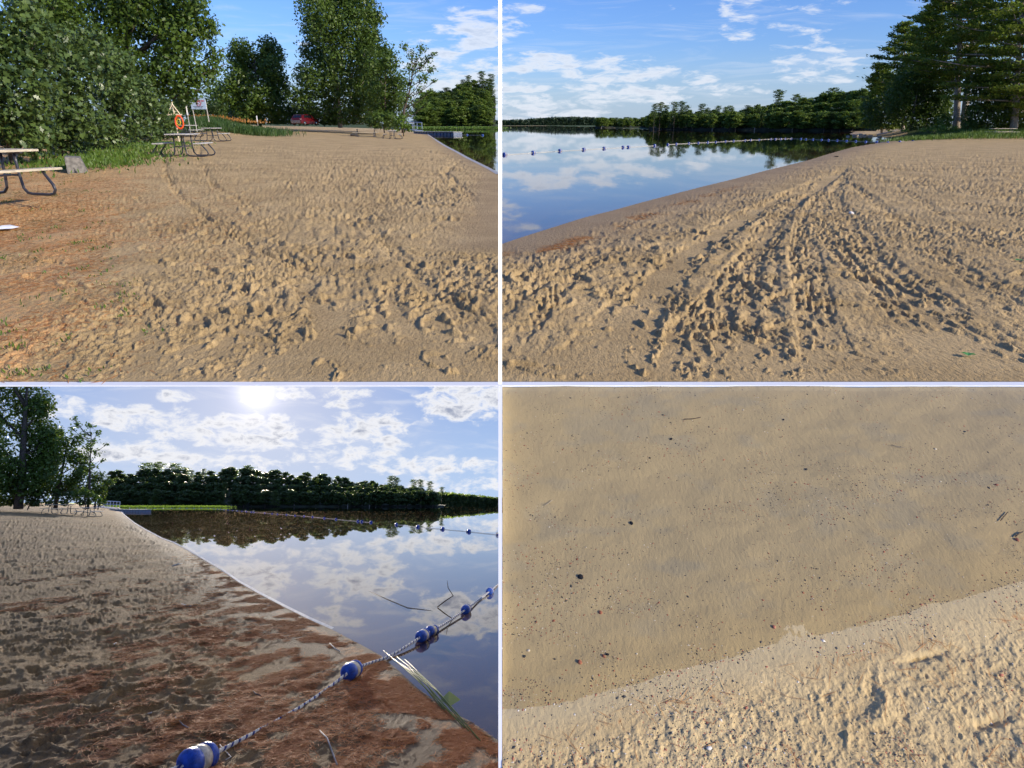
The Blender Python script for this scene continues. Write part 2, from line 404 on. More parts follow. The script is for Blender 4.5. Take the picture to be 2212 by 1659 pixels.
def dents(X, Y, cx, cy, depth, rad, seed, prob=.8, elong=1.7, rim=.35):
    """Footprint-like hollows with rims: one or none per cell of cx by cy."""
    gx = X / cx; gy = Y / cy; ix = np.floor(gx); iy = np.floor(gy); out = np.zeros_like(X)
    for dx in (-1, 0, 1):
        for dy in (-1, 0, 1):
            jx = ix + dx; jy = iy + dy
            on = _h(jx, jy, seed) < prob
            px = (jx + .15 + .7 * _h(jx, jy, seed + 1)) * cx; py = (jy + .15 + .7 * _h(jx, jy, seed + 2)) * cy
            a = _h(jx, jy, seed + 3) * pi; r = rad * (.55 + .8 * _h(jx, jy, seed + 4)); dd = depth * (.4 + _h(jx, jy, seed + 5))
            ux = X - px; uy = (Y - py) * (cx / cy) ** .5
            q1 = (ux * np.cos(a) + uy * np.sin(a)) / (r * elong); q2 = (-ux * np.sin(a) + uy * np.cos(a)) / r
            q = np.sqrt(q1 * q1 + q2 * q2)
            v = np.where(q < 1, -dd * (1 - q ** 2.5), 0) + np.where((q >= .85) & (q < 1.5), dd * rim * np.sin(np.clip((q - .85) / .65, 0, 1) * pi), 0)
            out += np.where(on, v, 0)
    return out

def polyd(X, Y, P):
    """distance to a polyline, signed side offset and length along it"""
    best = np.full(X.shape, 1e9); s_best = np.zeros_like(X); side = np.zeros_like(X); L = 0
    for (ax, ay), (bx, by) in zip(P[:-1], P[1:]):
        dx, dy = bx - ax, by - ay; ll = dx * dx + dy * dy + 1e-12
        t = np.clip(((X - ax) * dx + (Y - ay) * dy) / ll, 0, 1)
        d = np.hypot(X - ax - t * dx, Y - ay - t * dy); cr = (X - ax) * dy - (Y - ay) * dx
        m = d < best; best = np.where(m, d, best); s_best = np.where(m, L + t * sqrt(ll), s_best); side = np.where(m, np.sign(cr), side)
        L += sqrt(ll)
    return best, side, s_best

def inpoly(X, Y, P):
    c = np.zeros(X.shape, bool); n = len(P); j = n - 1
    for i in range(n):
        xi, yi = P[i]; xj, yj = P[j]
        if yi != yj:
            c ^= ((yi > Y) != (yj > Y)) & (X < (xj - xi) * (Y - yi) / (yj - yi) + xi)
        j = i
    return c

def track(X, Y, P, w, depth, pitch=.24, yk=.5):
    d, sd_, s = polyd(X, Y, P)
    q = d / w
    body = np.where(q < 1, 1 - q ** 4, 0)
    lug = ss(vn(s / pitch * 2.3 + q * sd_ * 1.2, sd_ * q * 3.2 + 7, 79), .38, .62) * (.5 + 1.0 * fbm(X / .06, Y / .10, 78, 2))
    rim = np.where((q >= .9) & (q < 1.6), np.sin(np.clip((q - .9) / .7, 0, 1) * pi), 0)
    brk = .45 + .55 * ss(fbm(X * 1.3, Y * .6, 77, 2), .25, .5)
    return (-depth * body * (.10 + 1.25 * lug) + depth * .14 * rim) * brk

def grid(name, view, X, Y, Z, m, masks, skirt=None):
    r, c = X.shape
    V = np.stack((X, Y, Z), -1).reshape(-1, 3)
    idx = np.arange(r * c).reshape(r, c)
    f = np.stack((idx[:-1, :-1], idx[:-1, 1:], idx[1:, 1:], idx[1:, :-1]), -1).reshape(-1, 4)
    mk = np.stack(masks, -1).reshape(-1, 4)
    if skirt:
        ring = np.concatenate((idx[0, :], idx[1:, -1], idx[-1, -2::-1], idx[-2:0:-1, 0]))
        low = V[ring].copy(); low[:, 2] -= skirt; b = len(V); V = np.concatenate((V, low)); mk = np.concatenate((mk, mk[ring]))
        k = len(ring); a = np.arange(k); f = np.concatenate((f, np.stack((ring[a], b + a, b + (a + 1) % k, ring[(a + 1) % k]), -1)))
    me = fast_mesh(name, V, f, True)
    at = me.color_attributes.new('mask', 'FLOAT_COLOR', 'POINT'); at.data.foreach_set('color', mk.astype(np.float32).ravel())
    o = link(name, me, m); o.matrix_basis = view.M
    return o

def quads(Cn, D, S, L, W, fold=0.0):
    """rhombic leaves: centres, directions, sides"""
    n = len(Cn); L = np.asarray(L).reshape(-1, 1) * np.ones((n, 1)); W = np.asarray(W).reshape(-1, 1) * np.ones((n, 1))
    U = np.cross(D, S)
    V = np.stack((Cn - D * L * .5, Cn + S * W * .5 + U * W * fold, Cn + D * L * .5, Cn - S * W * .5 + U * W * fold), 1).reshape(-1, 3)
    return V, np.arange(4 * n).reshape(n, 4)

def rdir(rng, n):
    v = rng.normal(size=(n, 3)); return v / np.linalg.norm(v, axis=1, keepdims=True)

def norm(v): return v / (np.linalg.norm(v, axis=1, keepdims=True) + 1e-9)

def leaf_cloud(rng, centres, radii, counts, size, aspect=.6, flat=.75, inner=.55, lobed=False, up=.5):
    pts = []; out = []
    for c, r, k in zip(centres, radii, counts):
        d = rdir(rng, k); rr = r * (inner + (1.05 - inner) * rng.random((k, 1)) ** .7)
        # ragged outline: sprays pushed outward
        lump = .82 + .36 * (np.sin(d[:, :1] * 5 + c[0] * 3) * np.sin(d[:, 1:2] * 6 + c[1]) * np.sin(d[:, 2:] * 5 + c[2] * 2)) + .1 * rng.random((k, 1))
        q = d * rr * lump; q[:, 2] *= flat
        pts.append(np.asarray(c) + q); out.append(d)
    P = np.concatenate(pts); O = np.concatenate(out)
    nrm = norm(O * .6 + rdir(rng, len(P)) * .9 + np.array((0, 0, up)))
    D = norm(np.cross(nrm, rdir(rng, len(P)))); S = norm(np.cross(nrm, D))
    sz = size * (.6 + .8 * rng.random((len(P), 1)))
    if not lobed: return quads(P, D, S, sz, sz * aspect, .12)
    # lobed leaf outline (oak, maple): eight-sided with notches
    k = np.array([(-.5, 0), (-.2, .30), (-.08, .14), (.12, .36), (.2, .14), (.55, 0), (.2, -.14), (.12, -.36), (-.08, -.14), (-.2, -.30)])
    V = (P[:, None, :] + D[:, None, :] * (k[None, :, :1] * sz[:, None, :]) + S[:, None, :] * (k[None, :, 1:] * sz[:, None, :])
         + nrm[:, None, :] * (np.abs(k[None, :, 1:]) * sz[:, None, :] * .35))
    return V.reshape(-1, 3), np.arange(10 * len(P)).reshape(len(P), 10)

DK = 1.75
def leafy(name, view, Y, z0, base_px, blobs, m, label, cat='tree', group=None, size=.35, dens=26, trunk=None, bark='bark',
          seed=1, yd=1.0, flat=.95, inner=.5, lobed=False, top=None, aspect=.6, branches=True, root_name='tree', sticks=None, tx=None):
    """A broadleaf tree or shrub from measured crown masses (px, py, r) at distance Y."""
    rng = np.random.default_rng(seed)
    bx = view.xz(base_px, Y, z0); base = np.array((bx, Y, z0))
    root = thing(root_name, label, cat, group); place(root, view, base)
    cs = []; rs = []
    for i, b in enumerate(blobs):
        r = b[2] / F * Y
        p = view.at(b[0], b[1], Y) - base
        p[1] += rng.uniform(-1, 1) * r * 1.1 * yd
        cs.append(p); rs.append(r)
    cnt = [int(dens * DK * r * r / (size * size * aspect) * .5) + 8 for r in rs]
    Vv, Ff = leaf_cloud(rng, cs, rs, cnt, size, aspect, flat, inner, lobed)
    keep = Vv.reshape(len(Ff), -1, 3)[:, :, 2].min(1) > 0.02
    k = Ff.shape[1]; Vv = Vv.reshape(len(Ff), k, 3)[keep].reshape(-1, 3); Ff = np.arange(len(Vv)).reshape(-1, k)
    link('crown', fast_mesh('crown', Vv, Ff), MT[m], root)
    H = max(c[2] for c in cs); tr = trunk or H * .018
    mb = MB(); cen = np.mean(cs, axis=0); tops = cen * np.array((.8, .8, 1)) if tx is None else np.array(tx)
    pts = [np.array((0, 0, -.2)), np.array((tops[0] * .15, tops[1] * .15, H * .25)), np.array((tops[0] * .6, tops[1] * .6, H * .5)), np.array((tops[0], tops[1], H * .85))]
    mb.tube(pts, [tr * 1.25, tr, tr * .7, tr * .2], 8)
    if branches:
        for c, r in zip(cs, rs):
            z = max(.15 * H, c[2] - r * 1.2 - abs(c[0]) * .3); z = min(z, .8 * H); f = z / (H * .85)
            a = np.array((tops[0] * f ** 1.4, tops[1] * f ** 1.4, z)); mid = (a + c) / 2 + np.array((0, 0, -.08 * H * .3))
            mb.tube([a, mid, c, c + (c - a) * .15], [tr * .45, tr * .3, tr * .12, tr * .05], 5)
            if sticks:
                for q in range(sticks):
                    e = c + rdir(rng, 1)[0] * r * np.array((1, 1, .8)) + np.array((0, 0, r * .2))
                    mb.tube([mid * .4 + c * .6, c * .5 + e * .5, e], [tr * .13, tr * .08, tr * .03], 4, False)
    mb.build('trunk', MT[bark], root, True)
    return root

def pine_parts(rng, H, z0, Rm, nb, blade=.38, tw=10, per=16, prof=None, droop=0.0, lean=(0, 0), shape='pine'):
    """needle foliage (arrays) and branch tubes for a conifer of height H"""
    Cs = []; Ds = []; mb = MB()
    ax = lambda z: np.array((lean[0] * z / H, lean[1] * z / H, z))
    for i in range(nb):
        t = (i + rng.random()) / nb; z = z0 + (H - z0) * t
        pr = prof(t) if prof else (1 - t) ** .7 * (.55 + .45 * min(1, t * 4))
        L = Rm * pr * (.6 + .55 * rng.random()) + .15
        a = i * 2.39996 + rng.uniform(-.4, .4); o = np.array((cos(a), sin(a), 0.0))
        rise = (.04 + .25 * t - droop)
        tip = ax(z) + o * L + np.array((0, 0, L * rise)); mid = ax(z) + o * L * .55 + np.array((0, 0, L * rise * .25))
        mb.tube([ax(z), mid, tip], [.035 + .012 * L, .02 + .006 * L, .01], 4, False)
        lat = np.array((-o[1], o[0], 0))
        n = max(4, int(tw * (.5 + L / Rm)))
        s = .25 + .78 * rng.random((n, 1)); off = (rng.random((n, 1)) * 2 - 1) * (1.05 - s) * L * .75
        P = np.where(s < .55, ax(z) + (mid - ax(z)) * (s / .55), mid + (tip - mid) * ((s - .55) / .45)) + lat * off
        P[:, 2] += rng.normal(0, .06, n) + np.abs(off[:, 0]) * .1
        d0 = norm(o + lat * np.sign(off) * .7 + np.array((0, 0, .25)))
        PP = np.repeat(P, per, 0) + rng.normal(0, 1, (n * per, 3)) * np.array((.26, .26, .055)) * blade / .38
        DD = norm(np.repeat(d0, per, 0) + rng.normal(0, .45, (n * per, 3)))
        Cs.append(PP); Ds.append(DD)
    P = np.concatenate(Cs); D = np.concatenate(Ds); S = norm(np.cross(D, norm(rdir(rng, len(P)) + np.array((0, 0, 1.2)))))
    V, Fc = quads(P, D, S, blade * (.7 + .6 * rng.random((len(P), 1))), blade * .30)
    return V, Fc, mb

def pine(view, px, Y, z0, top, Rpx, label, seed, nb=46, z_start=.35, leanpx=0, blade=.36, tw=11, per=15, m='pineleaf', name='pine_tree', trunk=.32, group=None, dead=0, droop=0., prof=None, cat='pine tree'):
    rng = np.random.default_rng(seed)
    base = np.array((view.xz(px, Y, z0), Y, z0)); t = view.at(px + leanpx, top, Y) - base; H = t[2]
    root = thing(name, label, cat, group); place(root, view, base)
    V, Fc, mb = pine_parts(rng, H, H * z_start, Rpx / F * Y, int(nb * .95), blade * 1.35, int(tw * 1.5), int(per * 1.0), prof, droop, (t[0], 0))
    link('crown', fast_mesh('crown', V, Fc), MT[m], root)
    mb.tube([(0, 0, -.3), (t[0] * .1, 0, H * .1), (t[0] * .5, 0, H * .5), (t[0], 0, H)], [trunk * 1.2, trunk, trunk * .65, trunk * .12], 10)
    for i in range(dead):
        z = H * rng.uniform(.18, .42); a = rng.uniform(pi * .8, pi * 2.1); L = rng.uniform(1.2, 3.2)
        o = np.array((cos(a), sin(a) * .5, .0)); q = np.array((t[0] * z / H, 0, z))
        mb.tube([q, q + o * L * .5 + (0, 0, .1), q + o * L + (0, 0, rng.uniform(-.6, .7))], [.05, .035, .01], 4, False)
    mb.build('trunk', MT['pinebark'], root, True)
    return root

# ================================================================== UPPER PLACE: beach and lake
print('ground T')
us = np.linspace((-330 - CX) / F, (2545 - CX) / F, 1320)
rows = np.concatenate((np.arange(826, 300, -1.9), np.arange(300, 272, -.9), np.arange(272, 268.4, -.45)))
def g_line(view, pts, z=0): return [tuple(view.g(x, y, z)[:2]) for x, y in pts]
Dr = np.array([VT.g(CX, y)[1] for y in rows])
Yg = np.repeat(Dr[:, None], len(us), 1); Xg = us[None, :] * (Yg * VT.c + EYE * VT.s)
PXg = CX + us[None, :] * F + 0 * Yg; PYg = np.repeat(rows[:, None], len(us), 1)
SHORE_T = [(884, 283.5), (905, 284.5), (922, 289), (934, 297), (946, 305), (962, 315), (985, 327), (1010, 341), (1036, 354), (1060, 366), (1078, 377),
           (1079.5, 430), (1080.5, 480), (1082, 527), (1130, 511), (1190, 492), (1260, 470), (1320, 455), (1385, 437), (1450, 420), (1520, 402), (1590, 385), (1650, 369),
           (1700, 357), (1745, 346), (1790, 332), (1840, 318), (1880, 311), (1915, 306), (1940, 302.5), (1975, 301), (1960, 298), (1900, 297), (1850, 294.5), (1835, 289),
           (1850, 284), (1700, 281.5), (1400, 280), (1290, 275), (1180, 272), (1080, 272), (1000, 273.5), (940, 275), (900, 278)]
LAKE_T = g_line(VT, SHORE_T)
dl, _, _ = polyd(Xg, Yg, LAKE_T + [LAKE_T[0]]); inl = inpoly(Xg, Yg, LAKE_T); sdl = np.where(inl, -dl, dl)
isL = PXg < 1081
side = np.where(isL, 1.0, .10)
land = 1.5 * (1 - np.exp(-np.maximum(sdl, 0) / 30.0)) * ss(Yg, 5, 22) * side
bank = np.where(~isL, ss(PXg, 1880, 1990) * ss(Yg, 62, 92) * 0.9, 0)
mound = np.where(isL, .9 * np.exp(-((PXg - 470) / 60) ** 2) * ss(Yg, 48, 75), 0)     # grassy rise behind the tables
Zb = np.where(sdl >= 0, land + bank * ss(sdl, 0, 6) + mound + .012 * np.minimum(sdl, 3) * ss(Yg, 4.3, 6.5), np.maximum(sdl * .10, -1.6))
Xa, Ya = Xg, Yg * .5
wt = ss(sdl, .15, 1.2)
near = ss(Yg, 60, 20)
rel = (fbm(Xa / .9, Ya / .9, 5, 4) - .5) * .060 + (fbm(Xa / .14, Ya / .14, 9, 3) - .5) * .014
rough_p = .50 + .80 * ss(fbm(Xg / 1.6, Yg / 2.6, 12, 3), .38, .60)
ridg = 1 - np.abs(fbm(Xa / .35 + .3 * Ya, Ya / .22, 21, 3) * 2 - 1)
sp_, sq_ = Xg * .45 - Yg * .45, Xg * .89 + Yg * .23
strk = 1 - np.abs(fbm(sq_ / .13, sp_ / .55, 22, 3) * 2 - 1)
strk_w = np.where(isL, ss(PXg + (PYg - 500) * .6, 420, 900), .35) * ss(fbm(Xg / 1.4, Yg / 2.2, 24, 2), .32, .58)
rel -= (strk ** 2.5) * .042 * strk_w
rel += (ridg ** 3) * .012 + (fbm(Xa / .036, Ya / .036, 10, 3, .68) - .5) * .048 * rough_p
actL = np.where(isL, ss(PXg + (PYg - 500) * .5, 220, 620), .45)            # how trodden the sand is
churn = .35 + .65 * ss(fbm(Xg / 1.7, Yg / 1.3, 31, 2), .30, .56)
rel += dents(Xg, Yg, .34, .75, .034, .060, 101, .55, 2.2, .3) * (.25 + .75 * actL) * (.35 + .65 * churn) * rough_p
rel += dents(Xg, Yg, .15, .34, .018, .032, 201, .45, 2.2, .25) * actL * churn * np.where(isL, 1.0, .55) * rough_p
rel += dents(Xg, Yg, .07, .15, .012, .017, 301, .5, 1.6, .2) * actL * churn
def stamp(X, Y, ucol, drow, walks, seed, deep=.036):
    out = np.zeros_like(X); r = random.Random(seed); asc = drow[0] < drow[-1]
    for (x0, y0), (x1, y1) in walks:
        L = math.hypot(x1 - x0, y1 - y0); n = max(2, int(L / .72)); hd = atan2(y1 - y0, x1 - x0); bend = r.uniform(-.8, .8)
        for i in range(n):
            t = (i + r.uniform(-.1, .1)) / n; sd_ = .12 if i % 2 else -.12; b = sin(t * pi) * bend
            cx = x0 + (x1 - x0) * t - sin(hd) * (sd_ + b); cy = y0 + (y1 - y0) * t + cos(hd) * (sd_ + b); a = hd + r.uniform(-.25, .25); hl, hw = .20 * r.uniform(.85, 1.2), .062 * r.uniform(.9, 1.2)
            i0 = np.searchsorted(drow, cy - .6); i1 = np.searchsorted(drow, cy + .6)
            if i1 - i0 < 2: continue
            k = X[(i0 + i1) // 2]; j0 = np.searchsorted(k, cx - .55); j1 = np.searchsorted(k, cx + .55)
            if j1 - j0 < 3: continue
            sx = X[i0:i1, j0:j1] - cx; sy = Y[i0:i1, j0:j1] - cy
            p = sx * cos(a) + sy * sin(a); q = -sx * sin(a) + sy * cos(a)
            w = hw * (1 + .22 * np.sin(p / hl * 2.2 + .5)); e = np.sqrt((p / hl) ** 2 + (q / w) ** 2)
            dd = deep * r.uniform(.6, 1.3)
            out[i0:i1, j0:j1] += np.where(e < 1, -dd * (1 - e ** 6) * (.75 + .35 * np.sign(np.sin(p / .028))), 0) + np.where((e >= .95) & (e < 1.6), dd * .55 * np.sin(np.clip((e - .95) / .65, 0, 1) * pi), 0)
    return out
rw = random.Random(17); WALKS_T = []
for i in range(34):
    px = rw.uniform(330, 1060); py = rw.uniform(420, 820); p_ = VT.g(px, py); a_ = rw.uniform(-.5, 2.6); L_ = rw.uniform(2.5, 7); WALKS_T.append(((p_[0], p_[1]), (p_[0] + cos(a_) * L_, p_[1] + sin(a_) * L_)))
for i in range(16):
    px = rw.uniform(1120, 2150); py = rw.uniform(480, 820); p_ = VT.g(px, py); a_ = rw.uniform(.6, 2.6); L_ = rw.uniform(2, 6); WALKS_T.append(((p_[0], p_[1]), (p_[0] + cos(a_) * L_, p_[1] + sin(a_) * L_)))
trk = 0
for P, w, dp in (([(1835, 365), (1760, 410), (1690, 450), (1640, 520), (1610, 600), (1590, 700), (1575, 825)], .17, .035),
                 ([(1800, 380), (1700, 425), (1560, 490), (1440, 580), (1340, 680), (1270, 760), (1225, 826)], .20, .045),
                 ([(1790, 395), (1640, 450), (1500, 540), (1420, 610), (1390, 690), (1350, 760), (1330, 826)], .15, .035),
                 ([(1830, 380), (1800, 430), (1830, 500), (1900, 580), (1990, 660), (2110, 745), (2212, 810)], .15, .035),
                 ([(1810, 400), (1770, 450), (1770, 510), (1860, 600), (1960, 700), (2060, 800)], .12, .028),
                 ([(1840, 400), (1900, 450), (2000, 530), (2100, 610), (2212, 690)], .14, .02),
                 ([(1480, 455), (1350, 510), (1200, 590), (1082, 680)], .12, .028), ([(1815, 385), (1720, 440), (1660, 500), (1560, 620), (1480, 720), (1440, 826)], .12, .035), ([(1825, 372), (1740, 425), (1600, 480), (1480, 545), (1390, 620)], .11, .032),
                 ([(1790, 400), (1730, 470), (1720, 560), (1740, 680), (1770, 826)], .10, .028), ([(1850, 360), (1960, 420), (2090, 500), (2212, 575)], .12, .02), ([(1300, 560), (1200, 640), (1120, 740), (1085, 800)], .11, .028),
                 ([(1420, 455), (1280, 520), (1150, 580), (1082, 610)], .10, .02),
                 ([(380, 330), (362, 370), (360, 410), (395, 450), (450, 490), (520, 530), (640, 585), (690, 600)], .09, .03),
                 ([(470, 300), (440, 340), (430, 380), (470, 430), (560, 470)], .09, .02),
                 ([(1000, 345), (960, 380), (1010, 420), (1040, 470), (1078, 500)], .14, .03),
                 ([(780, 480), (860, 560), (960, 640), (1078, 720)], .14, .03),
                 ([(640, 600), (700, 680), (760, 760), (800, 826)], .15, .035),
                 ([(300, 640), (320, 720), (290, 826)], .13, .03),
                 ([(1700, 300 + 60), (1900, 330), (2100, 320)], .12, .02), ([(690, 290), (860, 292), (930, 297)], .12, .03), ([(870, 330), (960, 333), (1015, 341)], .5, .08)):
    for jit in (0, 1):
      P2 = [(x + jit * ((i_ * 37) % 11 - 5) * 2.0 + jit * (y - 380) * .16, y) for i_, (x, y) in enumerate(P)] if len(P) > 4 or jit == 0 else P[:0]
      if not P2: continue
      trk = trk + track(Xg, Yg * 1.0, g_line(VT, P2), w * 1.05, dp * (1.0 if jit == 0 else .75))
rel = rel * near * 1.12 + stamp(Xg, Yg, us, Dr, WALKS_T, 5) * near + trk * ss(Yg, 70, 30) + (fbm(Xg / 3, Yg / 6, 61, 3) - .5) * .12 * ss(Yg, 8, 30) * .4
edge = ss(Yg, 4.28, 4.38)
Zg = Zb + rel * wt * edge
Zg = np.where(sdl > .25, np.maximum(Zg, .004), Zg)
Zg = np.where(Yg > 75, np.where(sdl > 0, np.maximum(Zg, .02), Zg), Zg)
pn = (fbm(Xg / 1.2, Yg / 2.4, 71, 4) - .5)
nx = (420 - PXg) - (PYg - 320) * .62 + pn * 260
needle = np.where(isL, ss(nx, -150, 190) * .82 + ss(nx, -330, -60) * .25 * ss(PYg, 330, 480), .04 + .55 * np.exp(-((sdl - .9) / .25) ** 2) * ss(Yg, 30, 5))
green = np.where(isL, ss(PYg, 284, 276) * .8 + .42 * ss(nx, 20, 200) * ss(fbm(Xg / .8, Yg / 1.6, 81, 3), .5, .62) + .5 * ss(PYg + (PXg - 380) * .28, 345, 318) * ss(PXg, 470, 400) * ss(PXg, 120, 200),
                 ss(PYg, 300.5, 297.5) * ss(PXg, 1940, 1975))
green = np.where(Yg > 190, 1, green)
silt = np.where(isL, ss(sdl, -.2, -3), ss(sdl, -2.5, -11))
wet = np.where(isL, ss(sdl, 1.2, .1) * .35, ss(sdl, 2.6, .1) * .6) + ss(sdl, 0, -.4) * .6
grid('beach', VT, Xg, Yg, Zg, MT['sand'], (np.clip(needle, 0, 1) * wt, np.clip(green, 0, 1) * wt, silt, np.clip(wet, 0, 1)))['kind'] = 'structure'

# far land beyond the sheet, to the horizon, and the lake surface
w = MB(); yN, yF = 9.0, 900
for (px0, px1, y0, y1) in ((860, 2020, 8.6, 900),):
    a = [(VT.xz(1079, y0, 0), y0, 0), (VT.xz(1300, y0, 0) , y0, 0), (260, y1, 0), (-190, y1, 0)]
lw = [VT.g(1079, 560)[:2], VT.g(1500, 430)[:2] + np.array((3, -2)), VT.g(1760, 352)[:2] + np.array((3, -2)), VT.g(2000, 303)[:2] + np.array((1.5, -1.5)), VT.g(1990, 296.5)[:2],
      VT.g(1850, 281)[:2] + np.array((8, 0)), VT.g(1400, 277)[:2] + np.array((20, 0)), np.array((330, 1100)), np.array((-260, 1100)), VT.g(880, 276)[:2] - np.array((10, 0)),
      VT.g(870, 285)[:2], VT.g(1040, 385)[:2] - np.array((.2, .2))]
me = bpy.data.meshes.new('lake'); me.from_pydata([(x, y, 0.0) for x, y in lw], [], [tuple(range(len(lw)))]); me.update()
lake = link('lake', me, MT['water']); lake['kind'] = 'structure'; lake.matrix_basis = VT.M

# ================================================================== LOWER LAKE VIEW
print('ground B')
ub = np.linspace((-200 - CX) / F, (1300 - CX) / F, 760)
rowb = np.concatenate((np.arange(1745, 1130, -1.9), np.arange(1130, 1096, -.9), np.arange(1096, 1087.6, -.45)))
Db = np.array([VB.g(CX, y)[1] for y in rowb])
Yb = np.repeat(Db[:, None], len(ub), 1); Xb = ub[None, :] * (Yb * VB.c + VB.h * VB.s)
PXb = CX + ub[None, :] * F + 0 * Yb; PYb = np.repeat(rowb[:, None], len(ub), 1)
SHORE_B = [(230, 1091.5), (252, 1093), (259, 1097), (261, 1104), (270, 1113), (290, 1129), (313, 1143), (350, 1163), (375, 1172), (400, 1185), (440, 1208), (482, 1233), (518, 1258), (560, 1282),
           (615, 1311), (667, 1337), (720, 1361), (762, 1383), (822, 1415), (862, 1449), (898, 1483), (965, 1532), (1019, 1559), (1073, 1597), (1130, 1640), (1330, 1800), (1500, 1800), (1500, 1092), (1080, 1090.5), (960, 1089.6), (600, 1089.2), (240, 1089.6)]
LAKE_B = g_line(VB, SHORE_B)
db, _, _ = polyd(Xb, Yb, LAKE_B + [LAKE_B[0]]); inb = inpoly(Xb, Yb, LAKE_B); sb = np.where(inb, -db, db)
Zbb = np.where(sb >= 0, .02 * np.minimum(sb, 4) + 1.40 * (1 - np.exp(-np.maximum(sb, 0) / 12)) * ss(Yb, 8, 45), np.maximum(sb * .05, -1.5))
Xa, Ya = Xb, Yb * .5; wtb = ss(sb, .05, .7)
leftish = ss(420 - PXb + (1500 - PYb) * .25, -130, 160)
relb = (fbm(Xa / .8, Ya / .8, 15, 4) - .5) * .08 + (fbm(Xa / .12, Ya / .12, 19, 3) - .5) * .022
relb += dents(Xb, Yb, .30, .60, .040, .075, 401, .75) * (.15 + .85 * leftish)
relb += dents(Xb, Yb, .14, .26, .022, .038, 501, .75, 1.5, .3) * (.2 + .8 * leftish) * ss(fbm(Xa / 1.5, Ya / 1.3, 35, 2), .3, .6)
relb += (fbm(Xa / .045, Ya / .045, 23, 3, .65) - .5) * .020
rw = random.Random(23); WB = []
for i in range(16):
    p_ = VB.g(rw.uniform(-60, 520), rw.uniform(1230, 1640)); a_ = rw.uniform(0, 3.1); L_ = rw.uniform(1.5, 5); WB.append(((p_[0], p_[1]), (p_[0] + cos(a_) * L_, p_[1] + sin(a_) * L_)))
relb += stamp(Xb, Yb, ub, Db, WB, 6, .022)
trb = track(Xb, Yb, g_line(VB, [(215, 1150), (260, 1143), (315, 1152)]), .5, .09) + track(Xb, Yb, g_line(VB, [(170, 1128), (235, 1131), (290, 1140)]), .3, .05)
Zf = Zbb + (relb * ss(Yb, 120, 30) * 1.3 + trb + (fbm(Xb / 3, Yb / 6, 62, 3) - .5) * .10 * ss(Yb, 10, 30)) * wtb
pb = fbm(Xb / .55, Yb / 1.1, 91, 4) - .5
pf = fbm(Xb / .16, Yb / .32, 92, 4) - .5
nb_ = .46 * ss(PYb + pb * 110 + pf * 220 - (1240 - (PXb - 560) * .1), -60, 170) * ss(PXb + pb * 160 + pf * 260, 120, 520) * (.55 + .9 * ss(pf, -.15, .15)) * .62 + .75 * np.exp(-((sb - .22) / .13) ** 2) + .2 * ss(pb, .1, .25)
wet_b = ss(sb, 1.6, .05) * .75 + ss(PYb, 1380, 1640) * .15 + ss(sb, 0, -.3)
Zf = np.where(sb > .2, np.maximum(Zf, .006), Zf)
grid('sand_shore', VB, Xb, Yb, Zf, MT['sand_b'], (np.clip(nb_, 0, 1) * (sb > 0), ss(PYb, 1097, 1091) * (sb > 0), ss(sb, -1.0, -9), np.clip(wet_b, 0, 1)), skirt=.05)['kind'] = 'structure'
lb = [VB.g(1500, 1745)[:2], (250, 700), (-420, 700), VB.g(215, 1089.3)[:2], VB.g(235, 1094)[:2], VB.g(240, 1120)[:2] , VB.g(470, 1270)[:2], VB.g(800, 1480)[:2], VB.g(1010, 1640)[:2], VB.g(1100, 1745)[:2]]
me = bpy.data.meshes.new('lake_water'); me.from_pydata([(float(x), float(y), 0.0) for x, y in lb], [], [tuple(range(len(lb)))]); me.update()
lkb = link('lake_water', me, MT['water_b']); lkb['kind'] = 'structure'; lkb.matrix_basis = VB.M

# sky of the lower view: slopes up under the upper beach, then stands far behind the forest
SR = 620.0
ang = PT - VB.p                       # slope of the upper ground seen in this view's own frame
prof = []
y0 = VB.at(CX, 829.6, 4.55)
for d in (4.5, 30, 120, 350, SR):     # in the frame of the upper place, just under its sand
    P = Vector((0, d, VT.at(CX, 830.5, 4.5)[2] if d < 10 else -2.4)); q = VB.M.inverted() @ P; prof.append((q.y, q.z))
prof = [(y, z) for y, z in prof]
yy, zz = prof[-1]; prof += [(yy + 20, zz - 30), (yy + 20, zz * .5), (yy + 20, zz * .25), (yy + 20, 0), (yy + 20, -30)]
xs = np.linspace(-760, 760, 9); Vd = [(x, y, z - VB.h) for (y, z) in prof for x in xs]; n = len(xs)
Fd = [(i * n + k, i * n + k + 1, (i + 1) * n + k + 1, (i + 1) * n + k) for i in range(len(prof) - 1) for k in range(n - 1)]
m, N, out = newmat('low_sun_sky')
tcd = N.n('ShaderNodeTexCoord'); dn = N.vm('NORMALIZE', tcd.outputs['Object']).outputs[0]
B_BLOBS = [(520, 935, 95, 34, 1.15), (575, 935, 60, 40, 1.1), (740, 925, 55, 30, 1.0), (810, 930, 80, 40, 1.0), (780, 965, 120, 22, .95), (1000, 870, 95, 42, 1.15), (1050, 860, 60, 40, 1.1),
           (740, 858, 70, 22, .9), (690, 850, 50, 20, .8), (300, 905, 90, 26, .95), (355, 925, 70, 26, .9), (150, 885, 80, 26, .8), (270, 975, 110, 26, .95), (390, 905, 40, 26, .9),
           (625, 850, 26, 18, .95), (860, 1010, 160, 16, .85), (960, 1005, 160, 20, .9), (1000, 1045, 170, 20, .8), (430, 1000, 160, 20, .85), (380, 855, 40, 14, .8), (700, 990, 110, 12, .75)]
cov, thk, az, el = clouds(N, dn, VB, B_BLOBS, wisp=.34, sx=12, sy=22, seed=8.1)
cov = N.m('MULTIPLY', cov, .93)
base = N.mix(N.mr(el, 0.0, .26, 0, 1), (.50, .66, .93), (.20, .36, .80))
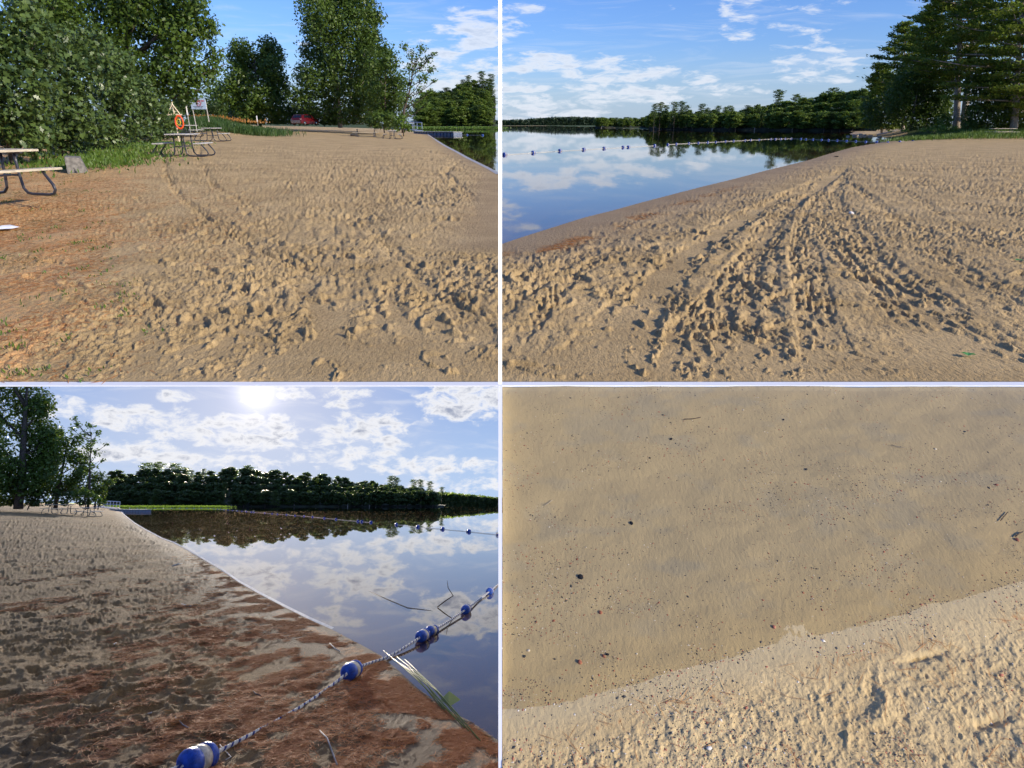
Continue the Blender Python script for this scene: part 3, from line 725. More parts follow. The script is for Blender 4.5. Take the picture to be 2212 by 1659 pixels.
a0, e0 = VB.azel(556, 846)
da = N.m('SUBTRACT', az, a0); de = N.m('SUBTRACT', el, e0)
rr = N.m('SQRT', N.m('ADD', N.m('MULTIPLY', da, da), N.m('MULTIPLY', de, de)))
base = N.mix(N.mr(rr, .34, 0.0, 0, .55), base, (.80, .78, .86))
cc = N.mix(thk, (.97, .97, 1.0), (.36, .40, .52))
col = N.mix(cov, base, cc)
gl = N.m('ADD', N.m('MULTIPLY', N.m('POWER', N.mr(rr, .062, 0.0, 0, 1, False), 3.5), 1.5), N.m('MULTIPLY', N.m('POWER', N.mr(rr, .13, 0.0, 0, 1, False), 2.0), .18))
glc = N.n('ShaderNodeMix', data_type='RGBA', blend_type='ADD'); glc.inputs[0].default_value = 1; N.l(col, glc.inputs[6])
vs_ = N.vm('SCALE', (1.0, .88, .82)); N.l(gl, vs_.inputs['Scale']); N.l(vs_.outputs[0], glc.inputs[7])
em = N.n('ShaderNodeEmission'); N.l(glc.outputs[2], em.inputs[0]); em.inputs[1].default_value = 0.95; N.l(em.outputs[0], out.inputs[0])
sky_o = link('sky', fast_mesh('sky', Vd, Fd, True), m); sky_o['kind'] = 'structure'
sky_o.matrix_basis = VB.M @ Matrix.Translation((0, 0, VB.h))
# the sun disc seen in that sky
import bmesh
bm = bmesh.new(); bmesh.ops.create_icosphere(bm, subdivisions=2, radius=2.4); me = bpy.data.meshes.new('sun_disc'); bm.to_mesh(me); bm.free()
m, N, out = newmat('sun_glow'); em = N.n('ShaderNodeEmission'); em.inputs[0].default_value = (1, .86, .68, 1); em.inputs[1].default_value = 80000; N.l(em.outputs[0], out.inputs[0])
so = link('sky_sun', me, m); so['kind'] = 'structure'; so.matrix_basis = VB.M @ Matrix.Translation(Vector(VB.at(556, 846, 535)))

# ================================================================== CLOSE SAND AT THE WATER'S EDGE
print('ground R')
uc = np.linspace((1085 - CX) / F, (2760 - CX) / F, 1020); rc = np.arange(1790, 816, -1.55)
Ur, Pr = np.meshgrid(uc, rc); Dv = (CY - Pr) / F
tt = -VR.h / (-VR.s + Dv * VR.c); Xr = Ur * tt; Yr = (VR.c + Dv * VR.s) * tt; PXr = CX + Ur * F
wl = np.interp(PXr, (1084, 1250, 1400, 1560, 1700, 1860, 2000, 2212, 2340), (1560, 1528, 1490, 1442, 1410, 1372, 1330, 1270, 1235)) + (fbm(Xr * 9, Xr * 0 + 2, 5, 3) - .5) * 14
dw = (Pr - wl) * .0011                                   # metres up the beach from the waterline (slightly slanted)
band = np.interp(PXr, (1084, 1400, 1560, 1860, 2212), (1628, 1538, 1500, 1420, 1340)) + (fbm(Xr * 12, Yr * 3, 6, 3) - .5) * 40
dry = ss(Pr - band, -14, 60)
Zr = np.where(dw > 0, dw * .05, np.maximum(dw * .07, -.035))
cl = (np.maximum(fbm(Xr / .013, Yr / .015, 43, 4, .62), .36) - .5) * .034 + dents(Xr, Yr, .03, .04, .006, .006, 701, .5, 1.5, .2) + (fbm(Xr / .12, Yr / .12, 44, 3) - .5) * .025
Zr = Zr + cl * dry * .28 + (fbm(Xr / .006, Yr / .007, 45, 2) - .5) * .0014 * (.3 + .7 * ss(dw, -.03, .05)) + (fbm(Xr / .16, Yr / .1, 46, 3) - .5) * .012 * ss(dw, 0, -.1)
for (cxp, cyp, rx, ry, hh) in ((1905, 1530, 26, 34, .013), (1890, 1560, 40, 16, .010), (1995, 1422, 50, 9, -.014), (1880, 1490, 9, 30, -.006), (1858, 1480, 7, 22, .006), (1826, 1600, 6, 34, .008), (1895, 1455, 7, 16, .006), (2130, 1570, 40, 12, -.02)):
    q = ((PXr - cxp) / rx) ** 2 + ((Pr - cyp - (PXr - cxp) * (-.22)) / ry) ** 2
    Zr = Zr + .55 * hh * np.exp(-q) * (.6 + .8 * fbm(Xr / .012, Yr / .012, 48, 2))
chan = np.exp(-((Pr - wl + 24) / 9) ** 2)
lit = np.exp(-((Pr - band) / 11) ** 2) * ss(fbm(Xr / .05, Yr / .05, 49, 3), .38, .6)
dark = np.clip(ss(fbm(Xr / .10, Yr / .06, 51, 4), .55, .78) * .8, 0, 1) * (dw < 0)
grid('wet_sand_bank', VR, Xr, Yr, Zr, MT['sand_r'], (np.clip(lit * .7, 0, 1), 0 * Xr, np.clip(dark * .45 + .50 * ss(-dw, -.01, .3), 0, 1), ss(dw, .06, -.0)), skirt=.04)['kind'] = 'structure'
P = [VR.g(1085, 1640)[:2], VR.g(1085, 834)[:2], VR.g(2760, 834)[:2], VR.g(2760, 1300)[:2]]
me = bpy.data.meshes.new('shallow_water'); me.from_pydata([(float(x), float(y), -.0015) for x, y in P], [], [(0, 3, 2, 1)]); me.update()
o = link('shallow_water', me, MT['water_r']); o['kind'] = 'structure'; o.matrix_basis = VR.M

# ================================================================== PARTITIONS between the four places (white painted boards)
def quad_strip(name, pts, label=None, kind='structure'):
    mb = MB(); mb.add(pts, [tuple(range(4))] if len(pts) == 4 else [(0, 1, 2, 3), (4, 5, 6, 7), (0, 4, 5, 1), (3, 2, 6, 7), (1, 5, 6, 2), (0, 3, 7, 4)])
    o = mb.build(name, MT['white']); tag(o, label, None, None, kind); return o
yk0, yk1 = VT.g(CX, 833.8)[1], VT.g(CX, 825.2)[1]
q = MB(); q.box((0, (yk0 + yk1) / 2, 0), (9.0, yk1 - yk0, .008)); tag(q.build('beach_kerb', MT['white']), kind='structure')
# added wall between the two lower places, blocks the sun lamp from the lake view: wedge between two sight planes, turned face towards the sun
def rayp(px, py, Y): return tuple(VT.at(px, py, Y))
a, b = 1076.6, 1084.4
Y0, Y1 = 1.22, 1.22 + .012
w = MB()
tops = []                                # crest: along the rim of the close sand, then level with the upper kerb
for y in (1720, 1500, 1300, 1100, 960, 836):
    p = VR.M @ Vector([float(v) for v in VR.g(b, y, 0)]); tops.append((p.y, p.z + .004))
tops += [(tops[-1][0] + .05, None), (4.2, None)]
vs = []
for Y, z in tops:
    if z is None: z = rayp(b, 829.5, Y)[2]
    for px in (a, b):
        for zz in (z, -8.0): vs.append(((px - CX) / F * (Y * VT.c - (zz - EYE) * VT.s), Y, zz))
n = len(tops); fs = [(0, 2, 3, 1), (4 * n - 4, 4 * n - 3, 4 * n - 1, 4 * n - 2)]
for i in range(n - 1):
    k = 4 * i; fs += [(k, k + 4, k + 6, k + 2), (k, k + 1, k + 5, k + 4), (k + 2, k + 6, k + 7, k + 3)]
w.add(vs, fs); tag(w.build('sunblock_partition', MT['white']), kind='structure')
Yp0 = tops[-2][0]
w = MB(); V8 = []
for z in (-8.0, -.06):
    for px, Y in ((a + .6, 4.205), (b - .6, 4.205), (b - .6, 9.5), (a + .6, 9.5)): V8.append(((px - CX) / F * (Y * VT.c - (z - EYE) * VT.s), Y, z))
w.add(V8, [(3, 2, 1, 0), (4, 5, 6, 7), (0, 1, 5, 4), (1, 2, 6, 5), (2, 3, 7, 6), (3, 0, 4, 7)])
tag(w.build('sunblock_partition', MT['white']), kind='structure')  # unseen extension under the upper beach, added to block the sun lamp
w = MB(); Yp = Yp0; zb = rayp(a, 829.5, Yp)[2]
pts = []
for z in (zb - .004, 1.93):
    for px, dy in ((a, .0), (b, .009), (1080.5, .018)):
        pts.append(((px - CX) / F * ((Yp + dy) * VT.c - (z - EYE) * VT.s), Yp + dy, z))
w.add(pts, [(2, 1, 0), (3, 4, 5), (0, 1, 4, 3), (1, 2, 5, 4), (2, 0, 3, 5)])
tag(w.build('partition_post', MT['white']), kind='structure')

#@@REST
# ================================================================== TREES of the upper place
print('trees T')
rg = random.Random(5)
OAKG = 'big lobed-leaf oak bushes along the beach edge'
for i, (px, Y, z0, blobs) in enumerate([
    (30, 20, .40, [(-30, 120, 80), (10, 70, 62), (70, 90, 66), (0, 200, 85), (70, 190, 80), (20, 280, 70), (-40, 280, 70), (80, 280, 55), (40, 20, 40)]),
    (135, 24, .45, [(110, 100, 60), (165, 95, 50), (130, 170, 70), (185, 160, 55), (120, 250, 66), (180, 250, 60), (150, 300, 40), (90, 305, 38)]),
    (225, 29, .50, [(210, 130, 48), (245, 140, 36), (220, 190, 55), (262, 195, 42), (215, 255, 55), (262, 260, 46), (205, 300, 32), (250, 300, 30)]),
    (300, 36, .60, [(285, 190, 36), (310, 205, 34), (290, 240, 40), (325, 245, 36), (290, 285, 30), (325, 285, 26)]),
    (352, 44, .70, [(345, 225, 24), (362, 240, 22), (350, 262, 28), (374, 262, 20), (350, 285, 20), (375, 283, 18)])]):
    lab = ['huge dark oak bush with glossy lobed leaves behind the wooden picnic table', 'tall oak bush with glossy leaves rising behind the concrete block',
           'middle oak bush of the leafy wall, sloping down towards the life ring', 'lower oak bush between the sloping leafy wall and the life ring stand', 'smallest oak bush, its leaves touching the life ring stand'][i]
    leafy('oak_bush', VT, Y, z0, px, blobs, 'oak', lab, 'bush', OAKG, size=.155, dens=20, seed=11 + i, yd=.6, inner=.45, lobed=True, trunk=.06, root_name='oak_bush', aspect=.72, flat=.95)
leafy('maple', VT, 52, .9, 250, [(60, 10, 70), (150, 20, 75), (230, 30, 70), (300, 20, 75), (370, 15, 65), (430, 10, 40), (180, 90, 60), (260, 110, 65), (330, 90, 65), (400, 75, 55), (440, 60, 34), (452, 115, 24), (455, 150, 22),
      (390, 145, 48), (430, 165, 36), (340, 165, 50), (290, 170, 50), (380, 195, 34), (420, 200, 26), (60, -50, 90), (200, -60, 100), (330, -60, 90)], 'maple', 'large spreading maple whose branches hang over the sign and life ring', size=.26, dens=20, seed=31, lobed=True, root_name='maple_tree', trunk=.35, aspect=.8, inner=.35, yd=.9)
leafy('m', VT, 120, 1.6, 468, [(462, 190, 24), (478, 200, 20), (466, 225, 26), (486, 228, 20), (455, 240, 22)], 'light', 'slim pale green tree between the hanging maple and the two-topped tree', size=.45, dens=14, seed=33, root_name='tree')
leafy('m', VT, 100, 1.4, 560, [(527, 108, 26), (518, 125, 30), (540, 135, 28), (512, 160, 30), (530, 175, 36), (510, 205, 32), (535, 220, 38), (520, 250, 32),
      (572, 98, 24), (582, 118, 28), (566, 135, 26), (594, 150, 32), (572, 170, 36), (604, 190, 32), (585, 215, 38), (610, 232, 28), (560, 245, 36), (600, 255, 28)],
      'maple', 'dark two-topped maple beside the gap of sky, behind the little white post', size=.36, dens=22, seed=35, root_name='maple_tree', trunk=.3, inner=.4)
leafy('m', VT, 95, 1.3, 735, [(700, -30, 50), (760, -30, 50), (690, 25, 40), (735, 15, 46), (785, 22, 40), (812, 40, 22), (672, 65, 34), (715, 65, 44), (765, 65, 44), (800, 78, 30), (664, 110, 30), (700, 120, 40), (748, 120, 46), (790, 125, 36),
      (655, 160, 28), (690, 175, 40), (735, 175, 44), (782, 175, 40), (652, 210, 28), (690, 225, 40), (740, 230, 42), (785, 225, 36), (660, 250, 24), (710, 258, 30)],
      'birch', 'tallest birch-like tree with pale stems, behind the red car', size=.32, dens=19, seed=37, root_name='birch_tree', bark='palebark', trunk=.24, inner=.35)
pine(VT, 800, 105, 1.4, 72, 62, 'dark fir standing between the tall birch and the slender maples', 41, nb=50, z_start=.05, blade=.55, tw=8, per=12, m='fir', name='fir_tree', trunk=.2, cat='fir tree')
leafy('m', VT, 90, 1.1, 832, [(828, 112, 26), (845, 135, 26), (818, 150, 28), (842, 170, 30), (862, 180, 24), (815, 195, 30), (845, 210, 32), (868, 220, 24), (812, 235, 28), (842, 245, 26)], 'birch',
      'slender leafy tree between the dark fir and the thin leaning tree', size=.32, dens=15, seed=43, root_name='tree', trunk=.14, inner=.2)
leafy('m', VT, 84, .8, 870, [(872, 100, 13), (890, 118, 17), (912, 104, 16), (925, 125, 14), (938, 118, 9), (905, 138, 22), (932, 150, 13), (884, 148, 18), (915, 168, 20), (938, 176, 9), (880, 180, 18), (905, 195, 18), (928, 198, 12), (872, 212, 20), (895, 225, 18), (920, 226, 13), (880, 245, 20)],
      'light', 'thin airy tree with sparse leaves leaning out towards the lake', size=.28, dens=5, seed=45, root_name='thin_tree', trunk=.13, inner=.1, sticks=5, flat=.8)
for i, (px, Y, bl, mt, lab) in enumerate([
    (830, 76, [(800, 262, 14), (820, 255, 18), (845, 256, 17), (835, 268, 15), (812, 270, 12)], 'birch', 'pale-leaved shrub behind the two far picnic tables'),
    (872, 74, [(862, 262, 13), (874, 272, 12), (882, 277, 8), (868, 255, 10), (858, 275, 10)], 'light', 'bright green shrub at the tip of the sand beside the dock'),
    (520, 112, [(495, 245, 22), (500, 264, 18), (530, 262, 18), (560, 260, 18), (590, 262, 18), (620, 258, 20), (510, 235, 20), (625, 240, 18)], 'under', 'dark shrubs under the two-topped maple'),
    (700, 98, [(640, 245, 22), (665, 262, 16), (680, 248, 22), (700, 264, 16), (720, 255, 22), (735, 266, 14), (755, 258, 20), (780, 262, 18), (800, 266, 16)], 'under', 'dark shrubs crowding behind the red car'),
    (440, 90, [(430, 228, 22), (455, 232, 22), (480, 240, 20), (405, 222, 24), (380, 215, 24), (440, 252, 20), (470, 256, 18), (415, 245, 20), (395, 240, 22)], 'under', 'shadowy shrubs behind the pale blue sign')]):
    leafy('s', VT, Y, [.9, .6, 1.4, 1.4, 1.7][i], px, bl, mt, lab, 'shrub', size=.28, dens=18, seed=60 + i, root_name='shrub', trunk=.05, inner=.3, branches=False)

# prototypes for the far woods
def proto_leaf(seed, H, Rr, m, size=.75, n=26):
    rng = np.random.default_rng(seed); cs = []; rs = []
    for i in range(n):
        t = (i + .5) / n; z = H * (.12 + .80 * t); env = Rr * sin(pi * min(1, .16 + .80 * t)) ** .6
        a = rng.uniform(0, 2 * pi); q = env * rng.uniform(.25, .7)
        cs.append(np.array((cos(a) * q, sin(a) * q, z))); rs.append(Rr * rng.uniform(.32, .5))
    V, Fc = leaf_cloud(rng, cs, rs, [70] * n, size, .7, .85, .45)
    k = thing('tree', 'x', 'tree'); link('crown', fast_mesh('crown', V, Fc), MT[m], k)
    mb = MB(); mb.tube([(0, 0, -1.5), (0, 0, H * .35), (rng.uniform(-.3, .3), 0, H * .85)], [.22, .16, .04], 5); mb.build('trunk', MT['palebark'] if seed % 2 else MT['bark'], k)
    return k
def proto_fir(seed, H, Rr, m, name='fir_tree', prof=None, nb=46, z=.04, blade=.9, cat='fir tree', droop=.15, tw=5, per=7):
    rng = np.random.default_rng(seed)
    V, Fc, mb = pine_parts(rng, H, H * z, Rr, nb, blade, tw, per, prof, droop)
    k = thing(name, 'x', cat); link('crown', fast_mesh('crown', V, Fc), MT[m], k)
    mb.tube([(0, 0, -1.5), (0, 0, H * .5), (0, 0, H)], [.22, .12, .02], 5); mb.build('trunk', MT['bark'], k); return k
cone = lambda t: (1 - t) ** .9
cedar = lambda t: min(1, (1 - t) * 2.2) * .8 + .05
wp = lambda t: (.5 + .5 * sin(t * 9)) * .4 + .55 if t < .92 else .4
PR = {}
def protos(key, m1, m2):
    PR[key] = [proto_leaf(1, 12, 2.9, m1), proto_leaf(2, 11, 3.3, m1), proto_leaf(3, 13, 2.6, m1), proto_leaf(4, 12, 3.0, m1), proto_fir(5, 13, 2.4, m2, prof=cone), proto_fir(6, 12, 1.7, m1, 'cedar_tree', cedar, cat='cedar tree'),
               proto_fir(7, 16, 3.4, m2, 'pine_tree', wp, 22, .45, 1.0, 'pine tree', -.05, 7, 9)]
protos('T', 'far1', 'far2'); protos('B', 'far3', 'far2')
used = set()
def far_tree(key, kind, view, px, Y, z, s, label, group, rz, wide=1.0):
    p = PR[key][kind]
    if (key, kind) not in used: used.add((key, kind)); o = p
    else: o = copy_tree(p)
    o['label'] = label; o['group'] = group
    place(o, view, (view.xz(px, Y, z), Y, z), rz, (s * wide, s * wide, s)); return o

def hill(name, view, pts, m='floor'):
    """ridge of forest ground: pts = (px, Y0, z0, Y1, z1) from left to right"""
    V = []; n = len(pts)
    for px, Y0, z0, Y1, z1 in pts:
        V.append((view.xz(px, Y0, z0), Y0 - 4, z0 - 1.5)); V.append((view.xz(px, Y0, z0), Y0, z0 + .2)); V.append((view.xz(px, Y1, z1), Y1, z1)); V.append((view.xz(px, Y1 + 60, 0) * 1.02, Y1 + 80, z1 * .7))
    Fc = [(i * 4 + j, (i + 1) * 4 + j, (i + 1) * 4 + j + 1, i * 4 + j + 1) for i in range(n - 1) for j in range(3)]
    o = link(name, fast_mesh(name, V, Fc, True), MT[m]); o['kind'] = 'structure'; o.matrix_basis = view.M; return o

def forest(key, view, outline, Yf, n, rows, labels, group, depth=9, mix=(0, 1, 2, 3, 4, 5), hz=11.5, seed=1, zshore=.3, jit=.5):
    """rows of single trees from the shore to the skyline given as (px, py_top)"""
    r = random.Random(seed); xs = [p[0] for p in outline]; ys = [p[1] for p in outline]; hp = []
    for j in range(rows):
        for i in range(n):
            px = xs[0] + (xs[-1] - xs[0]) * (i + .5 * (j % 2) + r.uniform(-jit, jit) * .6) / n
            top = np.interp(px, xs, ys) + r.uniform(-4, 7); Y0 = Yf(px); Y = Y0 + depth * j + r.uniform(-2, 2)
            zt = view.at(px, top, Y0 + depth * (rows - 1))[2]
            zr = max(zshore, zt - hz) ; f = j / max(1, rows - 1); z = zshore + (zr - zshore) * f
            kind = r.choice(mix); base_h = (12, 11, 13, 12, 13, 12, 16)[kind]
            want = (zt if rows == 1 else (hz if j < rows - 1 else zt - z)) * r.uniform(.86, 1.05)
            if rows > 1 and zr <= zshore + .01: want = (zt - zshore) * r.uniform(.8, 1.02)
            lab = labels[0] if kind < 4 else labels[1]
            far_tree(key, kind, view, px, Y, z, max(.3, want / base_h), lab, group, r.uniform(0, 6), r.uniform(1.6, 2.3))
    for px in np.linspace(xs[0] - 4, xs[-1] + 4, 14):
        Y0 = Yf(px); Y1 = Y0 + depth * (rows - 1); zt = view.at(px, np.interp(px, xs, ys), Y1)[2]; hp.append((px, Y0, zshore, Y1, max(zshore, zt - hz)))
    hill('hill', view, hp)

# far shore across the lake, seen past the dock
forest('T', VT, [(905, 205), (925, 192), (950, 186), (985, 182), (1010, 174), (1040, 170), (1066, 167)], lambda px: 300, 14, 5,
       ('leafy tree on the wooded hill across the lake beyond the dock', 'dark fir on the wooded hill across the lake beyond the dock'), 'trees on the hill beyond the dock', depth=14, hz=8, seed=3)
for px, top, k in ((1000, 172, 0), (1012, 163, 1), (1041, 154, 2), (1062, 160, 3)):
    far_tree('T', 6, VT, px, 345, VT.at(px, 205, 345)[2], (VT.at(px, top, 345)[2] - VT.at(px, 205, 345)[2]) / 16,
             ['short pine on the skyline of the hill beyond the dock', 'leaning pine poking above the hill beyond the dock', 'tallest pine on the skyline beyond the dock', 'dark pine crown on the hilltop nearest the white post'][k], 'skyline pines beyond the dock', k)
# main far shore of the wide lake
forest('T', VT, [(1290, 262), (1320, 258), (1360, 254), (1397, 248), (1415, 246)], lambda px: 300, 12, 2, ('leafy tree on the low point in front of the distant ridge', 'dark fir on the low point in front of the distant ridge'),
       'trees on the low point', depth=12, hz=6, seed=5)
forest('T', VT, [(1405, 240), (1470, 236), (1530, 236), (1600, 232), (1640, 224), (1700, 214), (1760, 206), (1800, 198), (1840, 194), (1885, 196)], lambda px: 215 - (px - 1400) * .11, 42, 3,
       ('sunlit leafy tree in the wood along the far side of the calm lake', 'dark fir in the wood along the far side of the calm lake'), 'wood along the far side of the calm lake', depth=8, hz=4.0, seed=7, mix=(0, 1, 2, 3, 4, 5, 5))
for i, (px, top) in enumerate(((1412, 228), (1424, 224), (1436, 230), (1455, 224), (1470, 222), (1480, 230), (1512, 228), (1524, 236), (1548, 231), (1574, 232), (1675, 197), (1712, 206), (1786, 194))):
    b = VT.at(px, 272, 205)[2]
    far_tree('T', 6, VT, px, 205 + (i % 3) * 3, .4, (VT.at(px, top, 205)[2]) / 16, 'tall pine rising above the wood on the far side of the calm lake', 'tall pines above the far wood', i, .85)
# the hazy ridge right at the back: one mass
def ridge(name, view, outline, Y, base, size, n, label, m='ridge', seed=2, thick=25):
    rng = np.random.default_rng(seed); xs = [p[0] for p in outline]; ys = [p[1] for p in outline]
    px = rng.uniform(xs[0], xs[-1], n); top = np.interp(px, xs, ys) + rng.uniform(-2, 2, n); f = rng.random(n) ** .7
    C0 = np.zeros((n, 3))
    for i in range(n):
        zt = view.at(px[i], top[i], Y)[2]; z = base + (zt - base) * f[i]; C0[i] = (view.xz(px[i], Y, z), Y + rng.uniform(0, thick) * f[i], z)
    D = norm(rdir(rng, n) + np.array((0, 0, .6))); S = norm(np.cross(D, rdir(rng, n)))
    V, Fc = quads(C0, D, S, size * (.6 + .8 * rng.random(n)), size * .7)
    o = link(name, fast_mesh(name, V, Fc), MT[m]); tag(o, label, 'forest', None, 'stuff'); o.matrix_basis = view.M
ridge('distant_forest', VT, [(1040, 264), (1085, 264), (1130, 262), (1180, 258), (1232, 256), (1280, 257), (1330, 262)], 640, 0, 3.4, 26000, 'low wooded ridge fading along the far end of the wide lake')

# pines and leafy growth standing on the sunny point
pine(VT, 2066, 88, .9, -150, 150, 'tall white pine with the bare straight trunk above the grassy bank', 71, nb=66, z_start=.24, leanpx=14, trunk=.36, dead=5, blade=.42, tw=13, per=15)
pine(VT, 2080, 91, .9, -150, 150, 'second big pine leaning away beside the straight bare trunk', 72, nb=56, z_start=.27, leanpx=46, trunk=.38, dead=4, blade=.42, tw=13, per=15)
pine(VT, 1950, 104, .5, 48, 92, 'pine with sweeping tiers of boughs at the edge of the sky', 73, nb=54, z_start=.14, leanpx=6, trunk=.24, blade=.42, tw=11, per=15)
pine(VT, 1998, 98, .6, 14, 84, 'tall pine directly behind the leafy growth on the point', 74, nb=54, z_start=.12, leanpx=10, trunk=.24, blade=.42, tw=11, per=15)
pine(VT, 2190, 80, .8, -170, 190, 'broad pine with long low boughs behind the lakeside picnic table', 75, nb=74, z_start=.10, leanpx=30, trunk=.34, blade=.42, tw=15, per=15)
pine(VT, 2270, 78, .8, -120, 150, 'dense pine beyond the lakeside picnic table at the end of the bank', 76, nb=60, z_start=.06, leanpx=20, trunk=.3, blade=.42, tw=12, per=14)
pine(VT, 1905, 112, .4, 140, 60, 'small fir at the waterline beside the pale boulders', 77, nb=50, z_start=.04, trunk=.14, blade=.5, tw=8, per=12, m='pineleaf', name='fir_tree', cat='fir tree')
leafy('p', VT, 94, .7, 1965, [(1960, 170, 34), (1930, 205, 34), (1968, 215, 40), (2005, 190, 36), (2010, 230, 38), (1935, 245, 34), (1975, 260, 32), (2015, 265, 28), (2030, 215, 24), (2040, 180, 22), (1900, 260, 26), (1885, 230, 22), (2040, 240, 20)], 'birch',
      'bright leafy tree filling the space under the pines on the point', size=.30, dens=17, seed=81, trunk=.14, inner=.3, bark='palebark')
leafy('p', VT, 83, .9, 2130, [(2105, 250, 30), (2140, 240, 34), (2120, 275, 22), (2165, 262, 30), (2200, 262, 32), (2090, 270, 18), (2235, 262, 30), (2120, 215, 30), (2160, 205, 34), (2200, 215, 34), (2105, 185, 26), (2145, 165, 30), (2190, 160, 34), (2230, 190, 34), (2040, 262, 18), (2100, 240, 18)], 'birch', 'tall leafy thicket behind the lakeside picnic table', 'shrub', size=.28, dens=18, seed=83, trunk=.05, branches=False, root_name='shrub')
leafy('p', VT, 80, .7, 2020, [(1985, 283, 10), (2010, 281, 12), (2035, 280, 11), (1955, 285, 9), (1925, 288, 8), (2065, 281, 10)], 'light', 'low bright shrubs on the bank above the sand', 'shrub', size=.22, dens=15, seed=85, trunk=.03, branches=False, root_name='shrub')

# ================================================================== TREES of the lower lake view
print('trees B')
leafy('b', VB, 62, 1.25, 40, [(-20, 840, 70), (30, 860, 55), (66, 880, 36), (-10, 920, 60), (50, 930, 52), (86, 940, 30), (0, 990, 60), (60, 995, 46), (10, 1045, 46), (60, 1050, 34), (40, 800, 60), (-30, 760, 70), (84, 975, 34), (30, 1020, 50), (90, 1030, 36)], 'maple',
      'great dark tree towering over the shaded sand', size=.30, dens=20, seed=91, root_name='maple_tree', trunk=.3, inner=.3)
leafy('b', VB, 68, 1.25, 120, [(100, 945, 24), (118, 935, 22), (128, 960, 26), (105, 985, 32), (145, 985, 26), (125, 1015, 34), (160, 1015, 22), (100, 1045, 30), (140, 1045, 28), (170, 1045, 20), (148, 950, 20), (160, 990, 22), (180, 1025, 20), (110, 1060, 24), (150, 1065, 20), (185, 1055, 20)], 'birch',
      'mid-green tree beside the towering dark one, above the shaded tables', size=.28, dens=17, seed=93, trunk=.16, inner=.3)
leafy('b', VB, 66, 1.2, 190, [(160, 905, 9), (150, 925, 11), (172, 918, 12), (196, 920, 13), (213, 935, 11), (185, 940, 15), (208, 955, 14), (228, 960, 7), (182, 965, 16), (210, 978, 15), (190, 990, 14), (222, 995, 8), (205, 1008, 12), (185, 1015, 14)],
      'light', 'thin airy tree standing clear against the bright clouds', size=.24, dens=5, seed=95, root_name='thin_tree', trunk=.10, inner=.1, sticks=5, flat=.8)
leafy('b', VB, 70, 1.2, 205, [(195, 1035, 17), (215, 1030, 16), (232, 1042, 15), (200, 1055, 16), (225, 1062, 14), (178, 1060, 16)], 'birch', 'rounded tree under the thin airy one, beside the dock ramp', size=.26, dens=15, seed=97, trunk=.08, inner=.3)
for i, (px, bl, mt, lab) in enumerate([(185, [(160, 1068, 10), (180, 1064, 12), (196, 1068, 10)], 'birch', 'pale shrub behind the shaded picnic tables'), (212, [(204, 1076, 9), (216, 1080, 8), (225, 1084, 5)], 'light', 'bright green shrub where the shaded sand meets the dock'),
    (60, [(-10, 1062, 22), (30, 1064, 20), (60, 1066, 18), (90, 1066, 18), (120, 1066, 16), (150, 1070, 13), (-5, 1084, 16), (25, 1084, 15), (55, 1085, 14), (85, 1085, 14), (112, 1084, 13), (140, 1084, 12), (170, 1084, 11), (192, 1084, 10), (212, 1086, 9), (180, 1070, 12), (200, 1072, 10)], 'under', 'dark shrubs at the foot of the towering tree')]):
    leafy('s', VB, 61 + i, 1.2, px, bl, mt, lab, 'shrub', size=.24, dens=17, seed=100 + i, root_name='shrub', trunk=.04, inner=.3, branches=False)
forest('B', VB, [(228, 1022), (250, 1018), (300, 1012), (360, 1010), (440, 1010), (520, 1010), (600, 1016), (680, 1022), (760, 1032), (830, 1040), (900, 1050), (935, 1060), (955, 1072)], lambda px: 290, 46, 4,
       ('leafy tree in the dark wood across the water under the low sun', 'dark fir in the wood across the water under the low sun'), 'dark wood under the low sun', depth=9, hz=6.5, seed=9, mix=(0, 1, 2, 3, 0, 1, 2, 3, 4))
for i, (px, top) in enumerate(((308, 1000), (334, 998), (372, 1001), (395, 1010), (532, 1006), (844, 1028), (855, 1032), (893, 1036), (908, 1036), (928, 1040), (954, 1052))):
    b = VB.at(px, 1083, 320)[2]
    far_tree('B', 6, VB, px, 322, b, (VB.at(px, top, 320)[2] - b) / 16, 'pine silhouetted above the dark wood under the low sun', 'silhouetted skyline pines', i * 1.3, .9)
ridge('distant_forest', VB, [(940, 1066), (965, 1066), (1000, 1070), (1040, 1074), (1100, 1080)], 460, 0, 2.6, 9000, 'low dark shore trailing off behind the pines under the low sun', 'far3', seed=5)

for key in PR:                          # kinds that no wood needed
    for kind, p in enumerate(PR[key]):
        if (key, kind) not in used:
            for ch in list(p.children): bpy.data.objects.remove(ch)
            bpy.data.objects.remove(p)

